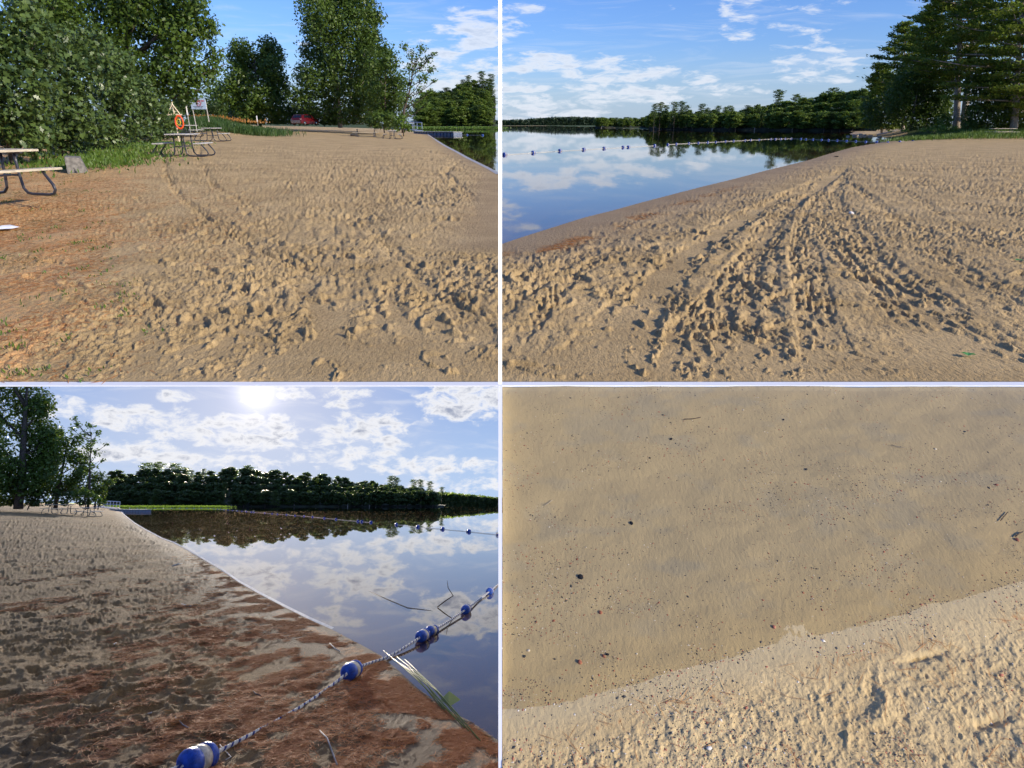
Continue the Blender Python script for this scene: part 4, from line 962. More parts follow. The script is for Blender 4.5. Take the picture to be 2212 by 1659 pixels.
# ================================================================== OBJECTS
print('objects')
def picnic(label, L=1.8, top='wood', name='picnic_table', group='picnic tables'):
    t = thing(name, label, 'picnic table', group)
    mb = MB()
    for k in range(4): mb.box((0, -.27 + .18 * k, .745), (L, .165, .04))
    mb.build('tabletop', MT[top], t, bevel=.006)
    for s in (-1, 1):
        mb = MB()
        for k in (-1, 1): mb.box((0, s * .68 + k * .068, .445), (L, .128, .038))
        mb.build('bench', MT[top], t, bevel=.006)
    for e in (-1, 1):
        x = e * (L / 2 - .32); mb = MB()
        for s in (-1, 1):
            pts = [(x, s * .16, .72), (x, s * .17, .35), (x, s * .20, .12), (x, s * .28, .04), (x, s * .40, .025), (x, s * .78, .025), (x, s * .88, .045), (x, s * .925, .11), (x, s * .90, .19), (x, s * .78, .34), (x, s * .72, .42)]
            sm = []
            for i in range(len(pts) - 1):
                for q in (0, .5): sm.append(tuple(np.array(pts[i]) * (1 - q) + np.array(pts[i + 1]) * q))
            sm.append(pts[-1]); mb.tube(sm, .024, 8)
            mb.box((x, s * .68, .425), (.05, .26, .012))
        mb.tube([(x, -.17, .34), (x, .17, .34)], .018, 6); mb.tube([(x, -.34, .715), (x, .34, .715)], .02, 6)
        mb.build('leg_frame', MT['darkmetal'], t, True)
    mb = MB(); mb.tube([(-(L / 2 - .32), 0, .34), (L / 2 - .32, 0, .34)], .018, 6); mb.build('brace', MT['darkmetal'], t, True)
    return t
def zT(px, Y):
    """height of the beach of the upper place under a column at distance Y"""
    i = int(np.argmin(abs(Dr - Y))); x = VT.xz(px, Y, Zb[i, int(np.argmin(abs(PXg[0] - px)))]); j = int(np.argmin(abs(Xg[i] - x))); return float(Zg[i, j])
def zB(px, Y):
    i = int(np.argmin(abs(Db - Y))); x = VB.xz(px, Y, 0); j = int(np.argmin(abs(Xb[i] - x))); return float(Zf[i, j])
def putT(o, px, Y, rz=0, s=(1, 1, 1), dz=0.0):
    z = zT(px, Y) + dz; return place(o, VT, (VT.xz(px, Y, z), Y, z), rz, s)
def putB(o, px, Y, rz=0, s=(1, 1, 1), dz=0.0):
    z = zB(px, Y) + dz; return place(o, VB, (VB.xz(px, Y, z), Y, z), rz, s)
p0 = picnic('nearest wooden picnic table on orange needles, beside the concrete block', 2.3); p0['label'] = 'weathered wooden picnic table on orange needles, beside the concrete block'
place(p0, VT, (-9.02, 11.9, .42), R(72))
p1 = picnic('grey-topped picnic table casting a shadow across needles and grass', 1.5, 'wood_grey'); putT(p1, 400, 26.0, R(97))
putT(copy_tree(p1, 'picnic table on bare sand, second out from the life ring'), 461, 44, R(93))
putT(copy_tree(p1, 'picnic table farthest back, standing before the sign posts'), 407, 52, R(80))
putT(copy_tree(p0, 'long picnic table side-on at the shady edge of the sand'), 791, 72, R(3), dz=0)
putT(copy_tree(p1, 'small picnic table end-on beside the bright green shrub and dock'), 848, 70, R(92))
p5 = copy_tree(p0, 'picnic table under the big pines where sand meets grassy bank'); putT(p5, 2163, 73, R(4), (1.05, 1, 1))
b0 = copy_tree(p0, 'long picnic table in shade before the towering dark tree'); putB(b0, 128, 62, R(-4), (1.05, 1.1, 1.1))
b1 = copy_tree(p1, 'shaded picnic table end-on beside the dock of the sunlit-cloud view'); putB(b1, 191, 60, R(88)); b1['label'] = 'shaded picnic table seen end-on, between long table and dock'

# concrete block
bm_ = MB(); V8 = [(-.32, -.2, 0), (.42, -.2, 0), (.42, .9, 0), (-.32, .9, 0), (-.32, -.16, .62), (.22, -.18, .58), (.24, .9, .60), (-.30, .9, .64)]
bm_.add(V8, [(3, 2, 1, 0), (4, 5, 6, 7), (0, 1, 5, 4), (1, 2, 6, 5), (2, 3, 7, 6), (3, 0, 4, 7)])
o = bm_.build('concrete_block', MT['concrete'], bevel=.03); tag(o, 'old grey concrete block with sloping end, tucked against the oak bush', 'block')
z = .42; place(o, VT, (VT.xz(166, 18.2, z), 18.2, z), R(30), (.62, .62, .66))

# life ring stand
t = thing('life_ring_stand', 'timber stand with triangular top holding an orange life ring', 'life ring stand')
mb = MB(); mb.tube([(0, 0, -.2), (-.03, 0, 1.2), (-.08, 0, 2.55)], .045, 6); mb.build('post', MT['newwood'], t)
mb = MB(); mb.box((-.06, -.05, 1.78), (1.15, .05, .09)); mb.build('crossbar', MT['newwood'], t)
for s in (-1, 1):
    mb = MB(); mb.tube([(-.08, -.05, 2.42), (-.07 + s * .45, -.05, 1.78)], .04, 4); mb.build('brace', MT['newwood'], t)
putT(t, 388, 39, R(4), (.72, .8, .80))
t = thing('life_ring', 'orange life ring hanging under the timber crossbar beside the oak leaves', 'life ring')
mb = MB(); n = 28; mb.tube([(.31 * cos(2 * pi * k / n), 0, .40 * sin(2 * pi * k / n)) for k in range(n + 1)], .065, 10, False); mb.build('ring', MT['orange'], t, True)
mb = MB(); mb.tube([(.16 * cos(k * .9) - .05, .03 * sin(k * 2.1), .2 * sin(k * .9)) for k in range(30)], .022, 5); mb.build('throw_line', MT['yellow'], t, True)
zz_ = zT(386, 39); place(t, VT, (VT.xz(386, 38.8, zz_ + 1.1), 38.85, zz_ + 1.05), R(10), (.62, .8, .78))

# sign
Ys = 56; c0 = VT.at(414, 236, Ys); c1 = VT.at(446, 234.5, Ys); wS = c1[0] - c0[0]; hS = VT.at(430, 213.5, Ys)[2] - c0[2]
t = thing('notice_sign', 'pale blue notice board on two posts above the weeds', 'sign')
mb = MB(); mb.box((0, 0, hS / 2), (wS, .04, hS)); mb.build('board', MT['signface'], t)
mb = MB(); mb.box((-wS * .03 + .1, -.026, hS * .82), (wS * .50, .008, hS * .09)); mb.box((0, -.026, hS * .24), (wS * .62, .008, .045)); 
# headline strokes too small to read in the photograph: broken bars of lettering
mb = MB(); rr_ = random.Random(4); x = -wS * .16
while x < wS * .40:
    w_ = rr_.uniform(.03, .07); mb.box((x, -.026, hS * .80), (w_, .008, hS * rr_.uniform(.08, .12))); x += w_ + .02
mb.build('headline', MT['redink'], t)
mb = MB(); n = 18; mb.tube([(.16 * cos(2 * pi * k / n) + .04, -.028, hS * .53 + .16 * sin(2 * pi * k / n)) for k in range(n + 1)], .018, 5, False); mb.tube([(.04 - .11, -.03, hS * .53 + .11), (.04 + .11, -.03, hS * .53 - .11)], .016, 5)
mb.build('prohibition_symbol', MT['redink'], t)
mb = MB(); x = -wS * .32
while x < wS * .36:
    w_ = rr_.uniform(.05, .11); mb.box((x, -.026, hS * .26), (w_, .008, .05)); x += w_ + .025
x = -wS * .24
while x < wS * .30:
    w_ = rr_.uniform(.05, .11); mb.box((x, -.026, hS * .13), (w_, .008, .045)); x += w_ + .025
mb.build('small_print', MT['greyink'], t)
for s in (-1, 1):
    mb = MB(); mb.tube([(s * wS * .48, .05, hS * .9), (s * wS * .48 + (.12 if s < 0 else .05), .05, -1.6 if s < 0 else -.9)], .035, 6); mb.build('post', MT['wood_grey'], t)
place(t, VT, ((c0[0] + c1[0]) / 2, Ys, c0[2]))
mb = MB(); mb.box((0, 0, 1.35), (.10, .02, .75)); t = thing('marker_post', 'thin white marker sign on a short post before the two-topped maple', 'marker'); 
mb.build('plate', MT['white'], t); mb = MB(); mb.tube([(0, 0.03, -.1), (0, .03, 1.5)], .03, 6); mb.build('post', MT['wood_grey'], t); putT(t, 558, 92, 0, (1.2, 1.2, .95))
t2 = copy_tree(t, 'thin white marker sign beside the notice board post'); z = 1.0; place(t2, VT, (VT.xz(411, 54, z), 54, z + .1), 0, (1, 1, 1.1))

# red car
t = thing('parked_car', 'dark red hatchback parked in the shade under the trees', 'car')
def loft(mb, secs):
    n = len(secs[0]); vs = [v for s in secs for v in s]
    fs = [(i * n + k, i * n + (k + 1) % n, (i + 1) * n + (k + 1) % n, (i + 1) * n + k) for i in range(len(secs) - 1) for k in range(n)]
    fs += [tuple(range(n))[::-1], tuple((len(secs) - 1) * n + k for k in range(n))]; mb.add(vs, fs)
mb = MB(); secs = []
for y, wd, z0_, z1_ in ((-2.15, .72, .45, .80), (-2.05, .86, .28, .98), (-1.2, .90, .24, 1.02), (0, .91, .22, 1.0), (1.1, .90, .24, .96), (2.0, .84, .28, .84), (2.2, .66, .42, .66)):
    secs.append([(-wd, y, z0_), (wd, y, z0_), (wd * 1.02, y, (z0_ + z1_) / 2), (wd * .93, y, z1_), (-wd * .93, y, z1_), (-wd * 1.02, y, (z0_ + z1_) / 2)])
loft(mb, secs); mb.build('body', MT['red'], t, bevel=.04)
mb = MB(); secs = []
for y, wd, z1_ in ((-1.95, .78, 1.02), (-1.55, .70, 1.42), (-.6, .70, 1.52), (.35, .68, 1.46), (1.05, .76, .98)):
    secs.append([(-.82, y, .94), (.82, y, .94), (wd, y, z1_), (-wd, y, z1_)])
loft(mb, secs); cab = mb.build('cabin', MT['red'], t, bevel=.04)
mb = MB(); mb.add([(-.60, -1.92, 1.08), (.60, -1.92, 1.08), (.56, -1.60, 1.40), (-.56, -1.60, 1.40)], [(0, 1, 2, 3)])
mb.add([(-.6, -1.93, 1.08), (.6, -1.93, 1.08), (.6, -1.91, 1.05), (-.6, -1.91, 1.05)], [(0, 3, 2, 1)]); mb.build('rear_window', MT['glass'], t)
for s in (-1, 1):
    mb = MB(); mb.add([(s * .80, -1.3, 1.06), (s * .80, .6, 1.04), (s * .725, .25, 1.38), (s * .725, -1.2, 1.42)], [(0, 1, 2, 3)]); mb.build('side_window', MT['glass'], t)
    mb = MB(); mb.box((s * .66, -2.07, .84), (.26, .06, .12)); mb.build('tail_lamp', MT['lightglass'], t, bevel=.01)
    for y in (-1.35, 1.35):
        mb = MB(); mb.lathe([(-.11, .20), (-.11, .30), (-.08, .33), (.08, .33), (.11, .30), (.11, .20)], (1, 0, 0), (s * .80, y, .33), 20); wh = mb.build('wheel', MT['rubber'], t, True)
        mb = MB(); mb.lathe([(-.02, .05), (.0, .19), (.02, .19)], (s, 0, 0), (s * .915, y, .33), 14); mb.build('rim', MT['chrome'], wh, True)
mb = MB(); mb.box((0, -2.12, .60), (1.4, .08, .05)); mb.box((0, -2.14, .38), (1.4, .08, .04)); mb.build('bumper_trim', MT['chrome'], t)
zc = VT.at(657, 271, 92)[2]; place(t, VT, (VT.xz(660, 92, zc), 92, zc), R(-24), (.98, .8, .84))

# dock
def dock(view, px0, px1, Y, label, n, ramp=True, zr=0.0, Y1=None):
    t = thing('floating_dock', label, 'dock')
    Y1 = Y1 or Y; xa = view.xz(px0, Y, 0); xb = view.xz(px1, Y1, 0); L = math.hypot(xb - xa, Y1 - Y)
    for k in range(n):
        x = (k + .5) * L / n; mb = MB(); mb.box((x, 0, .12), (L / n * .86, 1.9, .50), taper=.94); mb.build('float', MT['float'], t, bevel=.06)
    mb = MB(); mb.box((L / 2, 0, .41), (L, 2.0, .07)); mb.build('deck', MT['wood_grey'], t)
    if ramp:
        mb = MB(); mb.add([(-6, -.9, 1.0), (.4, -.9, .58), (.4, .9, .58), (-6, .9, 1.0), (-6, -.9, .9), (.4, -.9, .48), (.4, .9, .48), (-6, .9, .9)], [(3, 2, 1, 0)[::-1], (4, 5, 6, 7)[::-1], (0, 1, 5, 4), (1, 2, 6, 5), (2, 3, 7, 6), (3, 0, 4, 7)])
        mb.build('ramp', MT['float'], t)
        for s in (-.85, .85):
            mb = MB(); mb.tube([(-5.5, s, 1.95), (.2, s, 1.75)], .07, 5); mb.tube([(-5.5, s, 1.45), (.2, s, 1.2)], .05, 5)
            for k in range(6): mb.tube([(-5.5 + 1.14 * k, s, .75), (-5.5 + 1.14 * k, s, 1.95 - .04 * k)], .05, 5)
            mb.build('railing', MT['chrome'], t)
    place(t, view, (xa, Y, 0), atan2(Y1 - Y, xb - xa)); return t
dock(VT, 902, 990, 118, 'low grey floating dock with a railed ramp beyond the sand point', 12, Y1=112)
dock(VB, 246, 316, 130, 'grey floating dock and railed ramp under the wooded hill, sunless side', 12, Y1=124)['label'] = 'grey floating dock with railed ramp below the cloudy bright sky'
# grass strips by the far bank
def grass(name, view, pts, n, h, m, label, spread=1.0, seed=1, zf=None, wid=.02):
    rng = np.random.default_rng(seed); P = np.array([p[:2] for p in pts]); out = []
    k = rng.integers(0, len(pts), n); base = np.zeros((n, 3))
    for i in range(n):
        p = pts[k[i]]; base[i] = (p[0] + rng.normal() * spread * p[3], p[1] + rng.normal() * spread * p[4], p[2])
    if zf is not None: base[:, 2] = zf(base)
    hh = h * (.5 + rng.random((n, 1))); D = norm(np.concatenate((rng.normal(0, .28, (n, 2)), np.ones((n, 1))), 1)); a = rng.random((n, 1)) * pi
    S = np.concatenate((np.cos(a), np.sin(a), 0 * a), 1)
    V, Fc = quads(base + D * hh * .48, D, S, hh, wid * (.6 + rng.random((n, 1))))
    o = link(name, fast_mesh(name, V, Fc), MT[m]); tag(o, label, 'grass', None, 'stuff'); o.matrix_basis = view.M; return o
def zfT(B):
    out = np.zeros(len(B))
    ii = np.clip(np.searchsorted(Dr, B[:, 1]), 0, len(Dr) - 1)
    for q in range(len(B)):
        j = np.searchsorted(Xg[ii[q]], B[q, 0]); j = min(j, Xg.shape[1] - 1); out[q] = Zg[ii[q], j]
    return out
bank_pts = [(VT.xz(px, Y, .5), Y, .5, 1.6, 1.6) for px in range(1960, 2260, 12) for Y in (72, 78, 84)]
grass('bank_grass', VT, bank_pts, 9000, .38, 'grass', 'bright green grass on the bank below the pines', seed=3, zf=zfT, wid=.07)
wd_pts = [(VT.xz(px, Y, 1.3), Y, 1.3, 1.3, 2.0) for px in range(430, 560, 8) for Y in (62, 70)]
grass('tall_weeds', VT, wd_pts, 12000, .55, 'weeds', 'dark green weeds on the rise below the notice board', seed=4, zf=zfT, wid=.06)
fl_pts = [(VT.xz(px, 78, 2.4), 78, 2.3 - (px - 440) * .006, .8, .8) for px in range(440, 555, 8)]
grass('orange_lilies', VT, fl_pts, 420, .22, 'flower', 'orange lilies blooming along the top of the weedy rise', seed=6, wid=.09)
ol_pts = [(VT.xz(px, Y, .6), Y, .6, .8, 1.0) for px, Y in ((150, 19.5), (180, 21), (210, 22), (235, 24), (260, 26), (285, 29), (310, 32), (335, 36), (350, 38))]
grass('undergrowth', VT, ol_pts, 5200, .12, 'light', 'low green plants creeping out from under the oak bushes', seed=7, zf=zfT, wid=.05)
tf = []
rt = random.Random(9)
for i in range(70):
    px = rt.uniform(0, 330); py = rt.uniform(350, 560) if i < 45 else rt.uniform(560, 820); g_ = VT.g(px, py); tf.append((g_[0], g_[1], 0, .05, .09))
grass('grass_tufts', VT, tf, 800, .035, 'light', 'small green tufts dotted through the needle-covered sand', seed=8, zf=zfT, wid=.014)
fb = [(VT.xz(px, Y, 0), Y, .15, 2.0, 3.0) for px in range(895, 1075, 6) for Y in (215, 240)]
grass('shore_grass', VT, fb, 5000, .55, 'light', 'bright strip of reeds and grass along the shore beyond the dock', seed=10, wid=.35)
fb = [(VB.xz(px, Y, 0), Y, .1, 2.0, 3.0) for px in range(235, 470, 6) for Y in (230, 250)]
grass('shore_grass', VB, fb, 6000, .5, 'light', 'bright strip of reeds below the dark wood behind the dock', seed=12, wid=.35)

# fallen needles
def needles(name, view, Xs, Ys_, Zs, w, n, L, W, m, label, seed, yk=1.0, lift=.004):
    rng = np.random.default_rng(seed); wv = w.ravel(); area = np.abs(np.gradient(Xs, axis=1) * np.gradient(Ys_, axis=0)).ravel(); pr = wv * area; pr /= pr.sum()
    k = rng.choice(len(pr), n, p=pr); V3 = np.stack((Xs.ravel()[k], Ys_.ravel()[k], Zs.ravel()[k] + lift), 1)
    V3[:, :2] += rng.normal(0, .012, (n, 2)); a = rng.random(n) * pi
    D = np.stack((np.cos(a), np.sin(a), rng.normal(0, .10, n)), 1); D = norm(D); S = norm(np.cross(D, np.array((0, 0, 1.0)) + rng.normal(0, .3, (n, 3))))
    V, Fc = quads(V3, D, S, L * (.5 + rng.random((n, 1))), W)
    o = link(name, fast_mesh(name, V, Fc), MT[m]); tag(o, label, 'needles', None, 'stuff'); o.matrix_basis = view.M
fadeT = ss(Yg, 26, 7)
needles('pine_needles', VT, Xg, Yg, Zg, np.clip(needle, 0, 1) * isL * fadeT * (sdl > .5) * ss(fbm(Xg / .5, Yg / 1.0, 95, 3), .30, .6), 34000, .11, .007, 'needles', 'orange pine needles scattered over the sand near the wooden table', 5)
needles('pine_needles', VT, Xg, Yg, Zg, (~isL) * np.exp(-((sdl - .9) / .14) ** 2) * ss(Yg, 22, 6) * ss(fbm(Xg / .6, Yg / .6, 96, 2), .45, .6), 2600, .09, .006, 'needles', 'line of orange needles washed along the edge of the calm lake', 6)
needles('pine_needles', VB, Xb, Yb, Zf, np.clip(nb_ * 1.5, 0, 1) ** 1.3 * ss(fbm(Xb / .20, Yb / .36, 97, 4), .40, .60) * ss(Yb, 24, 5) * (sb > .05), 120000, .10, .0062, 'needles_b', 'reddish pine needles matted over the sand around the float rope', 7)
lin = np.exp(-((Pr - band) / 5) ** 2) * ss(fbm(Xr / .08, Yr / .03, 52, 3), .42, .6) + .05 * dry + dry * ss(PXr, 2050, 2200) * ss(Pr, 1560, 1650) * .4 + dry * np.exp(-((PXr - 2070) / 50) ** 2 - ((Pr - 1450) / 30) ** 2) * .3
needles('pine_needles', VR, Xr, Yr, Zr, lin, 520, .05, .0011, 'needles', 'orange needles caught along the crest of the close-up sand', 8, lift=.003)

# buoys
def buoy(label, group, L=.24, Rr=.085):
    t = thing('float_buoy', label, 'buoy', group)
    a = L / 2; r = Rr
    for s in (-1, 1):
        mb = MB(); mb.lathe([(s * a * .34, r * .99), (s * a * .36, r * 1.04), (s * a * .70, r * 1.03), (s * a * .86, r * .95), (s * a * .96, r * .76), (s * a, r * .40)], (1, 0, 0), (0, 0, 0), 22); mb.build('blue_cap', MT['blue'], t, True)
    mb = MB(); mb.lathe([(-a * .335, r), (0, r * 1.02), (a * .335, r)], (1, 0, 0), (0, 0, 0), 22); mb.build('white_band', MT['cream'], t, True)
    return t
def rope3(name, view, pts, rad, label, pitch=.09, cat='rope'):
    """three twisted strands along a path of points in the view's own metres"""
    P = [Vector(p) for p in pts]; dense = []
    for i in range(len(P) - 1):
        n = max(2, int((P[i + 1] - P[i]).length / (pitch / 7)))
        p0_, p1_, p2_, p3_ = P[max(0, i - 1)], P[i], P[i + 1], P[min(len(P) - 1, i + 2)]
        for k in range(n):
            t_ = k / n; dense.append(.5 * ((2 * p1_) + (-p0_ + p2_) * t_ + (2 * p0_ - 5 * p1_ + 4 * p2_ - p3_) * t_ ** 2 + (-p0_ + 3 * p1_ - 3 * p2_ + p3_) * t_ ** 3))
    dense.append(P[-1]); t = thing(name, label, cat)
    for q, mt in enumerate(('ropewhite', 'ropeblue', 'ropewhite')):
        L = 0; pt = []
        for i, p in enumerate(dense):
            if i: L += (p - dense[i - 1]).length
            d = (dense[min(i + 1, len(dense) - 1)] - dense[max(0, i - 1)]).normalized(); u = d.cross(Vector((0, 0, 1))).normalized(); w_ = u.cross(d)
            a_ = 2 * pi * (L / pitch + q / 3); pt.append(p + (u * cos(a_) + w_ * sin(a_)) * rad * .55)
        mb = MB(); mb.tube(pt, rad * .62, 6); mb.build('strand', MT[mt], t, True)
    t.matrix_basis = view.M; return t
# foreground rope with floats of the lower view
def gB(px, py, z): return Vector([float(v) for v in VB.g(px, py, z)])
R1 = [gB(360, 1668, .09), gB(428, 1640, .10), gB(480, 1619, .06), gB(560, 1577, .035), gB(650, 1527, .03), gB(715, 1482, .05), gB(760, 1448, .10), gB(800, 1432, .05), gB(840, 1418, .02), gB(880, 1395, .035), gB(913, 1373, .05), gB(932, 1363, .04), gB(965, 1345, .03), gB(1007, 1316, .04), gB(1035, 1295, .02), gB(1058, 1277, .03), gB(1085, 1255, .0)]
rope3('float_rope', VB, R1, .013, 'blue and white twisted rope stretched from the sand out over the water')
def buoyB(px, py, z, d, s, label, tilt=0.0):
    o = copy_tree(bp, label) if used_b else bp
    used_b.append(1); p = gB(px, py, z); dv = Vector(d).normalized(); rq = dv.to_track_quat('X', 'Z').to_matrix().to_4x4()
    o['label'] = label; o.matrix_basis = VB.M @ Matrix.Translation(p) @ rq @ Matrix.Diagonal((s, s, s, 1)); return o
used_b = []; bp = buoy('x', 'floats on the twisted rope', .25, .085)
dirR = lambda i: R1[min(i + 1, len(R1) - 1)] - R1[max(0, i - 1)]
buoyB(428, 1640, .10, dirR(1), 0.90, 'big blue and white float lying on needles at the bottom edge')
buoyB(760, 1448, .10, dirR(6), 0.86, 'blue and white float lying on the sand with its shadow beside it')
buoyB(913, 1373, .055, dirR(10), 0.80, 'float half sunk beside the shore, touching another behind it')
buoyB(933, 1362, .045, dirR(11) + Vector((.3, 0, 0)), .70, 'dark float tucked just behind the first floating one')
buoyB(1007, 1316, .045, dirR(13), .78, 'float out on the water between the touching pair and the last one')
buoyB(1058, 1277, .035, dirR(15), .74, 'last float of the twisted rope, farthest out on the water')
# strings of floats out on the lakes
def string(view, pts, labels, group, s=1.0, ropelabel=None):
    base = buoy(labels[0], group, .30, .11); first = True
    P3 = [view.g(px, py, .04) for px, py in pts]
    for i, p in enumerate(P3):
        o = base if first else copy_tree(base, labels[min(i, len(labels) - 1)] if len(labels) > 1 else labels[0]); first = False
        q = P3[min(i + 1, len(P3) - 1)] - P3[max(0, i - 1)]
        o.matrix_basis = view.M @ Matrix.Translation(Vector([float(v) for v in p])) @ Matrix.Rotation(atan2(q[1], q[0]), 4, 'Z') @ Matrix.Diagonal((s, s, s, 1))
    mb = MB(); mb.tube([(float(p[0]), float(p[1]), .02) for p in P3], .012, 5); o = mb.build('marker_rope', MT['ropewhite']); tag(o, ropelabel, 'rope'); o.matrix_basis = view.M
z3 = lambda x, y: ((1250 + x / 3.403) * .8641, (y / 3.403) * .8641)
z4 = lambda x, y: ((1900 + x / 3.352) * .8641, (y / 3.352) * .8641)
TRb = [z3(40, 1312), z3(283, 1296), z3(510, 1281), z3(712, 1270), z3(886, 1260), z3(1048, 1251), z3(1092, 1249), z3(1315, 1236)]
string(VT, TRb, ['dark float on the pale reflecting water of the wide lake'], 'floats on the pale water', .85, 'swimming-area rope across the pale reflecting water')
TRc = [z3(x, y) for x, y in ((1428, 1227), (1500, 1223), (1606, 1217), (1688, 1213), (1767, 1209), (1836, 1206), (1918, 1201), (1987, 1197), (2085, 1192), (2133, 1189), (2205, 1187))] + [z4(x, y) for x, y in ((92, 1163), (130, 1163), (175, 1162), (212, 1161), (262, 1160), (343, 1162), (385, 1165), (443, 1167), (515, 1170), (573, 1172), (647, 1175), (725, 1179), (803, 1182), (886, 1185), (977, 1188), (1070, 1192))]
string(VT, TRc, ['small bright float on the dark tree reflection in the wide lake'], 'floats on the dark reflection', .7, 'swimming-area rope across the dark tree reflection')
string(VT, [z4(1172, 1188), z4(1280, 1184)], ['pale float washed up on the sand where the marker rope lands', 'pale float lying farther up the sand, end of the marker rope'], 'floats washed up on the sand', .9, 'end of the marker rope lying on the sand')
k1 = lambda x, y: ((1000 + x / 8.848) * .8641, (290 + y / 8.848) * .8641)
string(VT, [k1(600, 400), k1(878, 408), k1(1145, 410), k1(1482, 415), k1(1825, 422)], ['white-topped float on the brown water in front of the dock'], 'floats in front of the dock', 1.1, 'float rope on the brown water in front of the dock')
b1_ = lambda x, y: ((x / 3.456) * .8641, (950 + y / 3.456) * .8641)
b2_ = lambda x, y: ((600 + x / 3.403) * .8641, (950 + y / 3.403) * .8641)
BL1 = [b1_(x, 1108) for x in (1120, 1186, 1260, 1337, 1410, 1482, 1552, 1615, 1678, 1740, 1800)] + [b1_(x, 1112 + (x - 1850) * .085) for x in (1850, 1880, 1905, 1935, 1970, 2010, 2050, 2090, 2130, 2170, 2195)]
BL2 = [b2_(x, y) for x, y in ((50, 1117), (100, 1123), (118, 1124), (210, 1131), (273, 1136), (318, 1140), (395, 1145), (468, 1152), (545, 1157), (617, 1163), (717, 1174), (817, 1183), (1003, 1200), (1035, 1202), (1113, 1209))]
BL3 = [b2_(x, y) for x, y in ((1330, 1227), (1512, 1247), (1722, 1265), (1945, 1286), (2200, 1312))]
string(VB, BL1, ['tiny white float below the dark wood, on the dock side'], 'floats off the dock under the dark wood', 1.0, 'float rope running out from the dock below the dark wood'); 
string(VB, BL2, ['white float in the dark reflection of the sunless wood'], 'floats in the dark reflection', .95, 'float rope crossing the dark reflection of the wood')
string(VB, BL3, ['black-looking float on the bright cloud reflection'], 'floats on the bright reflection', .95, 'float rope crossing the bright cloud reflection')

# sticks, reeds, litter, rocks
def stick(name, view, pts, rad, m, label, cat='stick'):
    mb = MB(); mb.tube(pts, rad, 6); o = mb.build(name, MT[m], None, True); tag(o, label, cat); o.matrix_basis = view.M; return o
gb = lambda px, py, z=.01: tuple(float(v) for v in VB.g(px, py, z))
def g2(px, py): 
    p = VB.g(px, py, 0); i = int(np.argmin(abs(Db - p[1]))); j = int(np.argmin(abs(Xb[i] - p[0]))); return (float(p[0]), float(p[1]), max(0., float(Zf[i, j])) + .012)
stick('bent_twig', VB, [tuple(float(v) for v in VB.g(949, 1254, .30)), tuple(float(v) for v in VB.at(966, 1287, VB.g(949, 1254, .30)[1]))], [.004, .010], 'bark', 'thin bent twig sticking up out of the water', 'twig') if False else None
Yk = VB.g(945, 1312, 0)[1]
stick('bent_twig', VB, [tuple(float(v) for v in VB.at(945, 1311, Yk)), tuple(float(v) for v in VB.at(962, 1298, Yk)), tuple(float(v) for v in VB.at(979, 1287, Yk)), tuple(float(v) for v in VB.at(968, 1270, Yk)), tuple(float(v) for v in VB.at(966, 1254, Yk))], [.009, .009, .008, .006, .003], 'bark', 'thin bent twig sticking up out of the water', 'twig')
stick('sunken_branch', VB, [gb(795, 1277, -.01), gb(830, 1294, -.015), (gb(880, 1316, -.02)), gb(930, 1322, -.02), gb(955, 1330, -.03)], [.012, .025, .03, .025, .012], 'bark', 'dark sunken branch curving under the cloud reflection', 'branch')
stick('sunken_branch', VB, [gb(905, 1395, -.02), gb(935, 1375, -.02), gb(960, 1355, -.02), gb(985, 1345, -.03)], [.015, .02, .018, .008], 'bark', 'dark sunken branch lying beneath the floating pair', 'branch')
for i, (a_, b_, c_, rd, lab) in enumerate((((300, 1556), (322, 1559), (345, 1541), .007, 'pale crooked twig lying on the trodden sand'), ((378, 1563), (395, 1574), (408, 1583), .005, 'short twig beside the flattened needles'), ((690, 1590), (706, 1610), (728, 1659), .005, 'long thin twig on needles below the rope'),
        ((545, 1500), (552, 1508), (562, 1515), .006, 'short dark twig beside the rope on the sand'), ((530, 1245), (548, 1242), (560, 1236), .016, 'small piece of driftwood near the waterline'), ((474, 1625), (498, 1650), (486, 1660), .004, 'curved white twig under the rope by the big float'), ((712, 1393), (722, 1403), (735, 1412), .006, 'twig lying against the float on the sand'), ((560, 1352), (575, 1355), (590, 1355), .012, 'pale chip of wood on the needle patch'))):
    if i == 4 or i == 7: pass
    q = [g2(*a_), g2(*b_), g2(*c_)]
    if i == 4: q = [g2(400, 1272), g2(378, 1266), g2(385, 1262)]; q = [g2(372, 1226), g2(386, 1221), g2(393, 1219)]
    if i == 7: q = [g2(392, 1308), g2(402, 1311), g2(412, 1312)]
    stick('twig', VB, q, rd, 'deadwood' if i not in (3,) else 'bark', lab, 'twig')
rr5 = random.Random(3)
for i in range(7):
    x0 = 828 + i * 9; y0_ = 1425 + i * 5 + rr5.uniform(-5, 5); x1 = 985 + rr5.uniform(-30, 60); y1_ = 1560 + (x1 - 985) * .85
    a_ = np.array(g2(x0, y0_)) ; c_ = np.array(g2(x1, y1_)); m_ = (a_ + c_) / 2 + np.array((rr5.uniform(-.05, .05), rr5.uniform(-.1, .1), .06)); a_[2] += .03 + rr5.random() * .06
    if i == 0: rt_ = thing('reed_bundle', 'bundle of long green reeds washed up along the waterline', 'reeds')
    mb = MB(); mb.tube([tuple(a_), tuple(a_ * .5 + m_ * .5), tuple(m_), tuple(c_)], [.002, .004, .006, .004], 5); mb.build('reed_stem', MT['reed'], rt_, True)
rt_.matrix_basis = VB.M
mb = MB(); p = np.array(g2(968, 1528)); mb.add([tuple(p + q) for q in ((-.07, .05, .03), (0, .08, .09), (.10, -.02, .05), (.02, -.09, .02), (0, 0, .05))], [(0, 4, 1), (1, 4, 2), (2, 4, 3), (3, 4, 0)])
